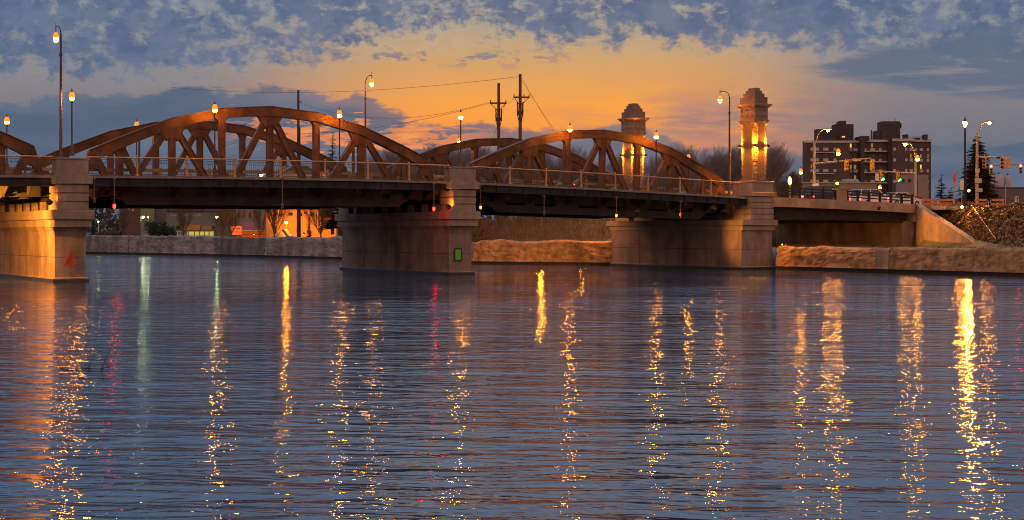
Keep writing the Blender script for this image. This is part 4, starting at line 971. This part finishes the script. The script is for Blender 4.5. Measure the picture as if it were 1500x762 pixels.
wire('lower wire left of the lone pole', at(437, 176, 190), at(150, 250, 235), 1.2)
wire('steep wire falling right from the top of the taller pole', at(763, 112, 150), at(850, 250, 195), .4)
wire('second steep wire falling right from the taller pole', at(764, 118, 150), at(862, 252, 195), .5)
wire('guy wire dropping right from the left pole crossarm', at(741, 150, 156), at(712, 225, 160), .2)
wire('short wire linking the two crossarms', at(741, 150, 156), at(753, 142, 150), .3)
# ------------------------------------------------------------------ lights, masts and signs on the right
ORP = mat('tan_pole_paint', (.34, .30, .22), .5, .15, 4)  # plain tan colour for poles and masts
def gpos(px, Y, base=None):
    p_ = at(px, 0, Y); return Vector((p_.x, p_.y, ground_at(p_.x, p_.y) + .06 if base is None else base))
for px, Y, ytop, lb, src in ((1173, 142, 243, 'short post lantern beside the orange lit tree', L4), (1228, 138, 213, 'post lantern in front of the apartment block', L5), (1344, 140, 223, 'post lantern standing by the end of the black fence', L5), (1289, 165, 268, 'low post lantern below the green signals', L4)):
    b_ = gpos(px, Y, 5.5); H = HC + (HY - ytop) * Y / FC - b_.z; o = dup(src, b_, 0, lb, (1, 1, 1)); k = H / (5.1 if src is L5 else 4.25)
    o.scale = (k ** .4,) * 2 + (k,); o['group'] = 'post lanterns on the right bank'
def street_lamp_single(label, px, Y, ytop, thick, m, arm_dx=0, lens=YELL, group='bracket street lights at the junction'):
    b_ = gpos(px, Y, 5.4); s_ = Y / FC; r_ = thing('street_light', label, 'street light', b_, 0, group); zt = HC + (HY - ytop) * s_ - b_.z
    mb = MB(); zp = zt - 2.0; mb.lathe([(thick * 1.8, 0), (thick * 1.8, .35), (thick, .5), (thick * .8, zp)], (0, 0, 0), 10); mb.build('pole', m, r_)
    mb = MB(); L = arm_dx * s_; pts = [(L * (1 - math.cos(k / 10 * math.pi / 2)), 0, zp - .5 + 2.3 * math.sin(k / 10 * math.pi / 2)) for k in range(11)]
    mb.tube(pts, .05, 6); mb.build('arm', m, r_); e_ = Vector(pts[-1]); sg = 1 if L > 0 else -1
    mb = MB(); mb.loft([[(e_.x + sg * a, -h_, e_.z - .02), (e_.x + sg * a, h_, e_.z - .02), (e_.x + sg * a, h_ * .7, e_.z + t_), (e_.x + sg * a, -h_ * .7, e_.z + t_)] for a, h_, t_ in ((-.1, .06, .06), (.15, .16, .16), (.6, .16, .14), (.75, .05, .05))]); mb.build('lamp_head', m, r_)
    mb = MB(); mb.lathe([(.16, -.02), (.17, -.1), (.12, -.2), (.01, -.25)], (e_.x + sg * .38, 0, e_.z), 10); mb.build('lens', lens, r_); return r_
HOUSE = mat('signal_yellow_paint', (.62, .33, .05), .5, .08, 4)
def signal(par, x, y, z, rz, lit=None, color=None, mh=HOUSE, plate=False):
    sgo = bpy.data.objects.new('traffic_signal', None); COL.objects.link(sgo); sgo.parent = par; sgo.location = (x, y, z); sgo.rotation_euler = (0, 0, rz)
    mb = MB(); mb.box(-.17, .17, -.1, .12, -.53, .53)
    for k in range(3):
        zc_ = .35 - .35 * k
        for j in range(7):
            a0 = math.pi * (-.15 + 1.3 * j / 7); a1 = math.pi * (-.15 + 1.3 * (j + 1) / 7)
            mb.add([(.15 * math.cos(a0), -.1, zc_ + .15 * math.sin(a0)), (.15 * math.cos(a1), -.1, zc_ + .15 * math.sin(a1)), (.15 * math.cos(a1), -.34, zc_ + .15 * math.sin(a1)), (.15 * math.cos(a0), -.34, zc_ + .15 * math.sin(a0))], [(0, 1, 2, 3)])
    mb.cyl((0, 0, .53), (0, 0, .75), .03, n=6)
    mb.build('housing', mh, sgo)
    for k in range(3):
        mb = MB(); mb.cyl((0, -.1, .35 - .35 * k), (0, -.13, .35 - .35 * k), .125, n=12)
        mb.build('lens', emis(color[0], color[1], color[2]) if lit == k else mat('dark_lens', (.05, .03, .02), .3, .1), sgo)
    return sgo
GREEN = ('green_signal_glass', (.02, 1, .55), 30); RED = ('red_signal_lens', (1, .015, .02), 70)
SIGN = mat('sign_white', (.7, .68, .6), .6, .05); SIGNY = mat('sign_back_metal', (.5, .42, .28), .5, .1)
def mast(label, px, Y, base_y0, ytop_pole, arm, sigs, m=ORP, boxes=(), group='traffic signal masts at the junction', sym=1):
    b_ = gpos(px, Y, 5.4); s_ = Y / FC; r_ = thing('signal_mast', label, 'traffic lights', b_, 0, group)
    zf = lambda y: HC + (HY - y) * s_ - b_.z; xf = lambda x: (x - px) * s_
    mb = MB(); mb.lathe([(.26, 0), (.26, .3), (.17, .45), (.12, zf(ytop_pole))], (0, 0, 0), 10); mb.build('pole', m, r_)
    (x0, y0), (x1, y1) = arm; mb = MB(); mb.cyl((xf(x0), 0, zf(y0)), (xf(x1), 0, zf(y1)), .11, .06, n=8); mb.build('mast_arm', m, r_)
    for (sx, sy, rz, lit_, colr) in sigs: signal(r_, xf(sx), -.12, zf(sy), rz, lit_, colr)
    for nm, mm, (bx0, bx1, by0, by1) in boxes: mb = MB(); mb.box(xf(bx0), xf(bx1), -.24, -.19, zf(by1), zf(by0)); mb.build(nm, mm, r_)
    return r_
street_lamp_single('curved arm street light rising over the left signal mast', 1193.6, 146, 187, .13, ORP, 14)
mA = mast('signal mast with long arm left of the apartment tower, signals seen side on', 1192.6, 145.5, 0, 207, ((1193, 240), (1275, 232)), [(1238, 243, R(70), None, None), (1275.5, 241.5, R(80), None, None)],
     boxes=[('name_plate', SIGNY, (1248, 1260, 232.6, 236.2)), ('sign_board', SIGN, (1189.5, 1198.5, 269, 273)), ('sign_board', mat('sign_blue', (.10, .12, .32), .6, .05), (1191, 1198.5, 273.3, 276.8)), ('backplate', SIGNY, (1276.6, 1279.6, 234, 245.5))])
mB_ = mast('signal mast with green lights reaching left from the lantern by the fence end', 1341.5, 150, 0, 224, ((1341, 254.5), (1283, 250.5)), [(1291, 258, R(25), 2, GREEN), (1315, 259, R(35), 2, GREEN)],
     boxes=[('turn_sign', SIGN, (1281.5, 1286.5, 254.5, 265)), ('turn_arrow', DARKM, (1283.2, 1284.2, 257, 263))])
street_lamp_single('curved arm street light leaning left in front of the apartment block', 1341.8, 150.6, 208, .10, ORP, -10.5)
mC = mast('signal mast with sign boards in front of the large conifer', 1431.2, 138, 0, 196, ((1431, 230), (1478, 231.5)), [(1441.5, 239, R(-30), None, None), (1468, 240, R(-30), None, None), (1476, 239, R(180), None, None)],
     boxes=[('sign_board', SIGNY, (1427.5, 1434, 247, 253.5)), ('sign_board', SIGNY, (1428, 1432.5, 254.5, 259)), ('sign_board', SIGNY, (1427, 1437, 261.5, 268.5)), ('sign_board', SIGNY, (1427.8, 1438, 276, 281.5)), ('name_plate', DARKM, (1459, 1464, 230.2, 232.6))])
street_lamp_single('curved arm street light with pale lamp above the right signal mast', 1431.6, 138.6, 176, .12, ORP, 12)
mD = mast('signal mast with red lights entering from the right edge', 1536, 158, 0, 230, ((1535, 240), (1448, 242)), [(1451, 248.5, R(-10), 0, RED), (1494, 247.5, R(-10), 0, RED)])
hv = Far('street_lamp', 'heavy black lamp post with an orange lantern, tallest on the right bank', 1413.6, 130, 'street light')
mb = MB(); mb.lathe([(.28, 5.35), (.3, 5.6), (.2, 5.85), (.13, 6.3), (.10, 9), (.085, hv.z(186))], (0, 0, 0), 12); mb.build('pole', DARKM, hv.o)
mb = MB(); mb.lathe([(.06, hv.z(186)), (.17, hv.z(182)), (.17, hv.z(178.5))], (0, 0, 0), 12); mb.build('globe', SODR, hv.o)
mb = MB(); mb.lathe([(.172, hv.z(178.5)), (.13, hv.z(175.5)), (.06, hv.z(174)), (.03, hv.z(171)), (.005, hv.z(169))], (0, 0, 0), 12); mb.build('lantern_cap', POLE, hv.o)
def small_sign(label, px, Y, ytop, boards, name='road_sign', tilt=0):
    b_ = gpos(px, Y, 5.35); s_ = Y / FC; r_ = thing(name, label, 'sign', b_, 0); zf = lambda y: HC + (HY - y) * s_ - b_.z; xf = lambda x: (x - px) * s_
    mb = MB(); mb.box(-.035, .035, 0, .05, 0, zf(ytop)); mb.build('post', GALV, r_)
    for nm, m, (x0, x1, y0, y1), dp in boards: mb = MB(); mb.box(xf(x0), xf(x1), -.02 - dp, -.003 - dp, zf(y1), zf(y0)); mb.build(nm, m, r_)
    return r_
st = Far('stop_sign', 'red octagonal sign seen nearly edge on, on a tall grey post', 1398.3, 134, 'sign')
mb = MB(); mb.cyl((0, .05, 5.35), (0, .05, st.z(252)), .05, n=8); mb.build('post', GALV, st.o)
mb = MB(); hh = .46; zc_ = st.z(261); mb.prism([(.14 * math.cos(R(22.5 + 45 * k)), zc_ + hh * math.sin(R(22.5 + 45 * k))) for k in range(8)][::-1], -.03, 0); mb.build('board', mat('sign_red', (.65, .05, .02), .5, .05), st.o)
small_sign('upright white sign board on a thin post left of the black lamp post', 1409, 132, 264, [('board', SIGN, (1406.4, 1412, 264.3, 278.5), .01)])
small_sign('white sign with two black arrows near the right edge', 1489, 128, 287, [('board', SIGN, (1486.3, 1491.8, 288, 296), .01), ('arrow', DARKM, (1487.6, 1488.4, 290, 294.5), .03), ('arrow_head', DARKM, (1487.1, 1488.9, 289.2, 290.2), .032), ('arrow', DARKM, (1489.8, 1490.6, 290, 294.5), .03), ('arrow_head', DARKM, (1489.3, 1491.1, 289.2, 290.2), .032)])
small_sign('thin leaning pole in front of the silo building', 1473, 150, 270, [])
# green signal on its own post and roadside lights
gp = Far('pedestrian_signal', 'short post with a green light in the gap of the black fence', 1225, 136, 'traffic lights')
mb = MB(); mb.cyl((0, 0, 5.5), (0, 0, gp.z(276)), .11, n=8); mb.build('post', ORP, gp.o); mb = MB(); mb.box(-.2, .2, -.15, .15, gp.z(276), gp.z(264)); mb.build('housing', mat('signal_green_paint', (.08, .12, .05), .6), gp.o); mb = MB(); mb.cyl((.05, -.15, gp.z(269)), (.05, -.18, gp.z(269)), .14, n=12); mb.build('lens', emis('yellow_green_light', (.6, 1, .12), 7), gp.o)
yl = Far('marker_lamp', 'glowing yellow post lamp left of the short lantern by the lit tree', 1157, 150, 'lamp')
mb = MB(); mb.cyl((0, 0, 5.3), (0, 0, yl.z(270)), .08, n=8); mb.build('post', ORP, yl.o); mb = MB(); mb.lathe([(.1, yl.z(270)), (.2, yl.z(267)), (.17, yl.z(262)), (.02, yl.z(259))], (0, 0, 0), 10); mb.build('globe', emis('marker_glass', (1, .5, .06), 16), yl.o)
for px, y, Y, lb in ((1409.5, 303.4, 126, 'small round warning lamp at the foot of the black lamp post'), (1475, 304, 124, 'small round warning lamp on the barrier near the right edge')):
    f = Far('warning_lamp', lb, px, Y, 'lamp', 'warning lamps on the bank'); z_ = f.z(y); mb = MB(); mb.box(-.1, .1, -.05, .05, 5.3, z_ - .12); mb.build('stand', SIGNY, f.o); mb = MB(); mb.lathe([(.02, -.13), (.13, -.05), (.13, .05), (.02, .13)], (0, 0, z_), 10); mb.build('lens', emis('warning_glass', (1, .52, .1), 26), f.o)
# orange mesh fence and barriers along the junction
NET = mat('orange_fence_net', (.50, .15, .04), .8, .3, 3)
f = thing('barrier_fence', 'low orange construction fence sagging along the top of the bank', 'fence', (0, 0, 0))
mb = MB(); pts = [(1345, 146, 293), (1362, 142, 294), (1380, 140, 291), (1400, 140, 292), (1420, 141, 293), (1442, 143, 294), (1462, 146, 294), (1482, 150, 294), (1505, 155, 295), (1530, 160, 295)]
P_ = [at(a, c_, b_) for a, b_, c_ in pts]
for a, b_ in zip(P_, P_[1:]):
    n_ = 6
    for k in range(n_):
        q0 = a + (b_ - a) * k / n_; q1 = a + (b_ - a) * (k + 1) / n_; s0 = -.18 * math.sin(math.pi * k / n_); s1 = -.18 * math.sin(math.pi * (k + 1) / n_)
        for j in range(7):
            z0 = 5.32 + j * .155; mb.beam((q0.x, q0.y, z0 + s0 * j / 7), (q1.x, q1.y, z0 + s1 * j / 7), .02, .1)
mb.build('mesh', NET, f)
for a in P_: mb = MB(); mb.cyl((a.x, a.y, 5.2), (a.x, a.y, a.z + .05), .04, n=6); mb.build('post', DARKM, f)
for i, px in enumerate((1362, 1385, 1440, 1458)):
    b_ = gpos(px, 132, 5.34); o = thing('barricade', 'striped construction barricade on the bank, %s' % ['left of the red octagonal sign', 'just right of the fence end', 'right of the signal pole', 'left of the leaning pole'][i], 'barricade', b_, 0, 'construction barricades')
    for z in (.35, .75): mb = MB(); mb.box(-.8, .8, -.03, 0, z, z + .22); mb.build('board', mat('barricade_orange', (.55, .22, .08), .7, .3, 3), o)
    for x in (-.7, .7): mb = MB(); mb.beam((x, -.3, 0), (x, .02, .98), .05, .05); mb.beam((x, .35, 0), (x, .03, .98), .05, .05); mb.build('leg', GALV, o)
sr = thing('slope_rail', 'thin pale handrail running down the ivy slope on the right', 'handrail', (0, 0, 0))
mb = MB(); a, b_ = B(49.6, -5.0, 5.55), B(42.6, -13.4, 2.35); mb.cyl(a, b_, .025, n=6); mb.build('rail', RAILM, sr)
for k in range(5): q_ = a + (b_ - a) * k / 4; mb = MB(); mb.cyl(q_ - Vector((0, 0, .7)), q_, .03, n=6); mb.build('post', POLE, sr)
# ------------------------------------------------------------------ cars
TYRE = mat('tyre_rubber', (.02, .02, .02), .8); CGL = mat('car_glass', (.02, .025, .03), .08, .1, spec=.6)
def car(name, label, loc, rz, paint, kind='saloon', head=False, tail=False, L=4.5, W=1.8):
    r_ = thing(name, label, 'car', loc, rz, 'cars on the bridge and beyond'); h = L / 2
    if kind == 'saloon': prof = [(-h, .35), (-h, .72), (-h + .1, .88), (-h + .75, .98), (h - 1.25, .96), (h - .2, .78), (h, .62), (h, .3)]; cab = [(-h + .55, .975), (-h + 1.25, 1.38), (h - 2.05, 1.40), (h - 1.15, .955)]
    else: prof = [(-h, .35), (-h, .85), (-h + .05, 1.0), (h - 1.1, 1.0), (h - .15, .85), (h, .65), (h, .3)]; cab = [(-h + .08, .995), (-h + .35, 1.62), (h - 1.95, 1.66), (h - 1.05, .995)]
    mb = MB(); y = W / 2
    n = len(prof); ins = lambda p_, k: [(x * (1 - .02 * k), z) for x, z in p_]
    rr = [[(x, -y + .0, z) for x, z in ins(prof, 1)], [(x, -y + .12, z + .02) for x, z in prof], [(x, y - .12, z + .02) for x, z in prof], [(x, y, z) for x, z in ins(prof, 1)]]
    mb.loft(rr); rf = [cab[1], cab[2], (cab[2][0] + .02, cab[2][1] + .05), (cab[1][0], cab[1][1] + .05)]
    mb.prism(rf, -y + .28, y - .28)
    for sx, (xa, za), (xb, zb_) in ((-1, cab[0], cab[1]), (1, cab[3], cab[2])):
        for yy in (-1, 1): mb.beam((xa, yy * (y - .13), za), (xb, yy * (y - .29), zb_ + .02), .07, .09)
    for yy in (-1, 1): mb.beam(((cab[1][0] + cab[2][0]) / 2, yy * (y - .13), .97), ((cab[1][0] + cab[2][0]) / 2, yy * (y - .29), cab[1][1] + .02), .07, .1)
    mb.build('body', paint, r_)
    mb = MB(); mb.loft([[(cab[0][0] + .03, -y + .16, cab[0][1] - .02), (cab[3][0] - .03, -y + .16, cab[0][1] - .02), (cab[3][0] - .03, y - .16, cab[0][1] - .02), (cab[0][0] + .03, y - .16, cab[0][1] - .02)], [(cab[1][0] + .02, -y + .31, cab[1][1]), (cab[2][0] - .02, -y + .31, cab[1][1]), (cab[2][0] - .02, y - .31, cab[1][1]), (cab[1][0] + .02, y - .31, cab[1][1])]]); mb.build('windows', CGL, r_)
    for sx in (-1, 1):
        for sy in (-1, 1):
            x = sx * (h - .85); mb = MB(); yy = sy * (y - .1); mb.cyl((x, yy - .11, .33), (x, yy + .11, .33), .33, n=16); w_ = mb.build('wheel', TYRE, r_)
            mb = MB(); mb.cyl((x, yy + sy * .112, .33), (x, yy + sy * .125, .33), .2, n=12); mb.build('rim', GALV, w_)
    for sy in (-1, 1):
        mb = MB(); mb.box(h - .02, h + .02, sy * .62 - .17, sy * .62 + .17, .58, .74); mb.build('headlight', emis('headlight_glass', (1, .92, .6), 30) if head else SIGN, r_)
        mb = MB(); mb.box(-h - .025, -h + .02, sy * .68 - .16, sy * .68 + .16, .66, .84); mb.build('taillight', emis('taillight_glass', (1, .015, .02), 26) if tail else mat('taillight_off', (.3, .02, .02), .3), r_)
    return r_
def cz(t, w): return B(t, w, zd(t) - .115 if t < 29.4 else zd(t) - .02)
SILV = mat('silver_paint', (.45, .42, .42), .3, .05, 2, spec=.6); BLK = mat('black_paint', (.03, .03, .035), .25, .05, 2, spec=.6); WHT = mat('white_paint', (.7, .66, .6), .35, .04, 2, spec=.6); REDP = mat('red_paint', (.35, .03, .03), .3, .05, 2, spec=.6)
car('parked_car', 'silver saloon driving left behind the crown of the left truss', cz(t_at(428, 9.6), 9.6), ANG + math.pi, SILV, head=True, tail=True)
car('parked_car', 'car with bright headlight inside the right truss', cz(t_at(833, 11), 11), ANG + math.pi, BLK, head=True)
car('parked_car', 'dark car with red tail lights near the far stone tower foot', cz(t_at(868, 5.6), 5.6), ANG, BLK, tail=True)
car('parked_car', 'dark car with round red tail lights behind the black fence near the tower', cz(t_at(1209, 6), 6), ANG, BLK, 'wagon', tail=True)
car('parked_car', 'pale wagon behind the black fence right of the parapet block', cz(t_at(1276, 6), 6), ANG, WHT, 'wagon', tail=True)
car('parked_car', 'white saloon with glowing tail lights before the fence end', cz(t_at(1318, 5), 5), ANG, WHT, tail=True)
car('parked_car', 'red car on the far lane near the end of the fence', cz(t_at(1330, 11), 11), ANG + math.pi, REDP, head=False, tail=True)
car('parked_car', 'small pale car parked on the bank left of the far tower pier', gpos(869, 170), R(172), WHT)
car('parked_car', 'car with yellow headlights half hidden among the trees under the right truss', gpos(772, 185), R(-120), BLK, head=True)
for o in list(bpy.data.objects):
    if o.name.startswith('parked_car') and o.get('category') and not any(k in o['label'] for k in ('parked', 'hidden')): o.name = 'car'
# ------------------------------------------------------------------ lamps across the river
def simple_lamp(label, px, py, Y, r, gl, pole_m, name='lamp_post', off=0, dpx=0):
    p_ = at(px, py, Y); g_ = ground_at(p_.x, p_.y); r_ = thing(name, label, 'street light', (p_.x, p_.y, g_), 0, 'lamps on the far bank'); H = p_.z - g_; x = dpx / FC * Y
    mb = MB(); mb.lathe([(.14, 0), (.14, .3), (.08, .4), (.06, H + .2)], (x, .12, 0), 8)
    if dpx: mb.cyl((x, .12, H + .15), (0, .12, H + .2), .04, n=6)
    mb.build('pole', pole_m, r_)
    mb = MB(); mb.lathe([(r * .5, .28), (r * 1.3, .16), (r * 1.3, .1)], (0, 0, H), 10); mb.build('hood', DARKM, r_)
    mb = MB(); mb.lathe([(r * 1.1, .1), (r, 0), (r * .6, -r * .7), (.01, -r)], (0, 0, H), 10); mb.build('globe', gl, r_); return r_
simple_lamp('greenish white lamp on a tall pole before the grey shop building', 317.5, 318, 218, .13, MERC, WOOD, dpx=3)
simple_lamp('greenish white lamp beside the orange lit pole left of the evergreen bush', 210, 318.3, 220, .12, MERC, WOOD, dpx=-4)
simple_lamp('tiny greenish lamp on the narrow pale building', 217, 318.5, 222, .07, MERC, WOOD)
simple_lamp('yellow green lamp beside the bluish spruce', 144, 325, 226, .09, emis('lime_glass', (.75, 1, .1), 40), ORP)
simple_lamp('orange lamp glowing against the orange wall above the gabled hut', 419.5, 326, 207, .2, emis('orange_wall_lamp', (1, .34, .01), 900), WOOD)
simple_lamp('yellow lamp among the trees under the right truss', 793, 301, 158, .11, emis('bank_lamp', (1, .36, .02), 1500), ORP)
simple_lamp('orange street lamp hidden high behind the deck near the far tower pier', 852, 300, 152, .11, emis('bank_lamp_dim', (1, .36, .02), 500), ORP)
dp = thing('dark_pole', 'thick dark pole standing before the orange lit building', 'utility pole', (at(438.5, 0, 188).x, 188, 2.3)); mb = MB(); mb.cyl((0, 0, 0), (0, 0, 15), .2, .15, n=8); mb.build('pole', DARKM, dp)
# ------------------------------------------------------------------ hanging navigation lights and boards
HANGM = mat('hanger_paint', (.18, .11, .07), .6, .2, 5)
def hang(name, label, px, ytop, ybot, w=-.22, glass=None, r=.09):
    t = t_at(px, w); p_ = B(t, w); Y = p_.y; zt = HC + (HY - ytop) / FC * Y; zb_ = HC + (HY - ybot) / FC * Y
    r_ = thing(name, label, 'navigation light' if name == 'navigation_light' else 'hanging fixture', (p_.x, p_.y, zt), ANG, 'fixtures hanging from the deck edge'); L = zb_ - zt
    mb = MB(); mb.cyl((0, 0, 0), (0, 0, L), .035, n=8); mb.cyl((0, 0, -.05), (0, .3, .1), .03, n=6); mb.lathe([(.02, .09), (.1, .04), (.1, -.03), (.02, -.08)], (0, 0, 0), 8); mb.build('bracket', HANGM, r_)
    mb = MB(); mb.lathe([(.03, .14), (r * 1.1, .1), (r * 1.2, .04), (r * 1.1, .0)], (0, 0, L), 10); mb.build('hood', HANGM, r_)
    mb = MB(); mb.lathe([(r, 0), (r, -.16), (r * .4, -.24)], (0, 0, L), 10); mb.build('glass', glass or mat('unlit_glass', (.15, .08, .04), .2), r_); return r_
hang('navigation_light', 'red glowing navigation light hanging under the left truss near the left pier', 167.5, 262, 300, glass=emis('red_nav_glass', (1, .004, .002), 65))
hang('hanging_fixture', 'unlit fixture hanging beside the left pier', 138, 262, 293)
hang('hanging_fixture', 'unlit fixture hanging below the middle of the left truss', 413.5, 262, 301)
hang('navigation_light', 'red navigation light hanging just left of the middle pier', 635.5, 270, 304, glass=emis('red_nav_glass', (1, .004, .002), 65))
hang('hanging_fixture', 'unlit fixture with two arms against the middle pier column', 660, 272, 301)
hang('hanging_fixture', 'short fixture with a tiny yellow lamp right of the middle pier', 704, 272, 302, glass=emis('tiny_yellow', (1, .6, .05), 1.5))
hang('hanging_fixture', 'small fixture hanging below the right truss, left of the far pier end', 797, 288, 312)
hang('hanging_fixture', 'small fixture hanging below the right truss near its right end', 997, 296, 315)
hang('hanging_fixture', 'short fixture hanging by the far end of the right pier', 903, 290, 314, glass=emis('tiny_yellow', (1, .6, .05), 1.5))
def board(name, label, t, w, z, pts, m, edge):
    r_ = thing(name, label, 'sign', B(t, w, z), ANG); n_ = len(pts)
    mb = MB(); mb.prism(pts, -.03, 0); mb.build('panel', m, r_)
    mb = MB()
    for a, b_ in zip(pts, pts[1:] + pts[:1]): mb.beam((a[0], -.045, a[1]), (b_[0], -.045, b_[1]), .03, .07)
    mb.build('border', edge, r_)
zt = lambda y, Y: HC + (HY - y) / FC * Y
tL = t_at(102, .0); board('triangle_board', 'red triangle board on the nose of the left pier', tL, -.08, zt(387.5, 87.7), [(-.36, 0), (.36, 0), (0, .78)], mat('triangle_red', (.42, .07, .03), .6, .15, 4), mat('triangle_edge', (.45, .07, .03), .6, .05))
tM = t_at(670, 0); board('square_board', 'green rectangular board on the nose of the middle pier', tM, -.07, zt(381.5, 102.6), [(-.28, 0), (.28, 0), (.28, .86), (-.28, .86)], mat('board_green', (.12, .50, .03), .6, .08, 4), mat('board_edge', (.02, .05, .01), .6))
# shielded floodlights: small ones on two pier columns, the rest added for light
def flood(label, loc, target, power, angle, rad=.12, color=(1, .36, .045), blend=.6, glow=6):
    loc = Vector(loc); target = Vector(target); r_ = thing('floodlight', label, 'floodlight', loc, 0, 'shielded floodlights'); d = (target - loc).normalized(); q = d.to_track_quat('-Z', 'Y')
    M_ = q.to_matrix().to_4x4()
    mb = MB(); mb.lathe([(.06, .2), (.16, .12), (.2, -.08), (.19, -.08), (.14, .1)], (0, 0, 0), 12); o = mb.build('housing', DARKM, r_); o.rotation_euler = q.to_euler()
    mb = MB(); mb.cyl((0, 0, .02), (0, 0, .0), .13, n=12); o = mb.build('lens', emis('flood_glass', (1, .5, .1), glow), r_); o.rotation_euler = q.to_euler()
    ld = bpy.data.lights.new('flood_beam', 'SPOT'); ld.energy = power; ld.color = color; ld.spot_size = R(angle); ld.spot_blend = blend; ld.shadow_soft_size = rad
    lo = bpy.data.objects.new('flood_beam', ld); COL.objects.link(lo); lo.parent = r_; lo.rotation_euler = q.to_euler(); lo.location = d * .12
flood('added floodlight under the deck edge left of the left pier, washing its side', B(-35.0, -.7, 5.0), B(-29.6, 7, 1.5), 8500, 120, color=(1, .36, .04))  # added out of view, stands in for a street light on the next span
flood('small floodlight low on the left side of the left pier column', B(-30.0, -.75, 4.98), B(-29.4, -.4, 5.8), 60, 120, .06)
flood('small floodlight low on the left side of the middle pier column', B(-1.75, -.7, 4.98), B(-1.2, -.3, 5.7), 90, 125, .06)
flood('added floodlight under the right truss aimed at the near tower pier column', B(16, .1, 4.75), B(27.5, -.3, 2.6), 5200, 30, blend=1.0)  # added to brighten the left face of the column
flood('added floodlight on the far bank aimed at the far end of the right pier', B(24.0, 21.5, 5.2), B(27.6, 18.3, 2.2), 900, 80)  # added to brighten the far column
flood('added floodlight under the far edge of the right truss washing the eroded wall', B(11.5, 18.3, 4.9), B(21, 28, 1.2), 3200, 95)  # added to light the river face of the wall
flood('added floodlight at the wall top washing the low pavilion and its orange band', Vector((at(372, 0, 217).x, 217, 2.9)), Vector((at(370, 0, 226).x, 226, 4)), 900, 140, color=(1, .34, .05), glow=1)  # added to brighten the pavilion wall
flood('added floodlight on the far bank washing the orange lit building', Vector((at(445, 0, 203).x, 203, 3.0)), Vector((at(441, 0, 212).x, 212, 8)), 5200, 150, color=(1, .30, .02), glow=2)  # added to strengthen the orange on this wall
flood('added floodlight near the fence end washing the sloping wing wall', B(42.5, -.7, 5.3), B(46, -6, 2.8), 1700, 125)  # added to light the wing wall
flood('added floodlight on the wall ledge under the approach span washing its back wall', B(33, 1.5, 2.1), B(47, 7, 3.2), 900, 120)  # added fill for the dark abutment
flood('added low floodlight at the top of the ivy slope near the fence end', B(50.2, -4.2, 6.9), B(44, -15, 2.6), 3200, 140, rad=.15, glow=6)  # added to brighten the ivy slope
# ------------------------------------------------------------------ driftwood branch in the river
db = thing('driftwood', 'thin dead branch sticking out of the water in front of the left pier', 'branch', (at(120, 0, 31.5).x, 31.5, 0)); rnd = random.Random(4); mb = MB()
q_ = Vector((-.5, 0, .02))
for k in range(9):
    n_ = q_ + Vector((.13, rnd.uniform(-.05, .05), rnd.uniform(-.03, .04))); n_.z = max(.0, n_.z); mb.cyl(q_, n_, .012, .011, n=5); q_ = n_
for x, l, s_ in ((-.48, .3, -1), (.15, .45, 1), (.45, .85, 1), (.6, .3, -1)):
    a = Vector((x, 0, .02)); b_ = a + Vector((.25 * l * s_, 0, .55 * l)); mb.cyl(a, b_, .01, .006, n=4); mb.cyl(b_, b_ + Vector((.2 * l * s_, .05, .6 * l)), .006, .003, n=4)
mb.build('twigs', mat('wet_twig', (.03, .022, .018), .6), db)
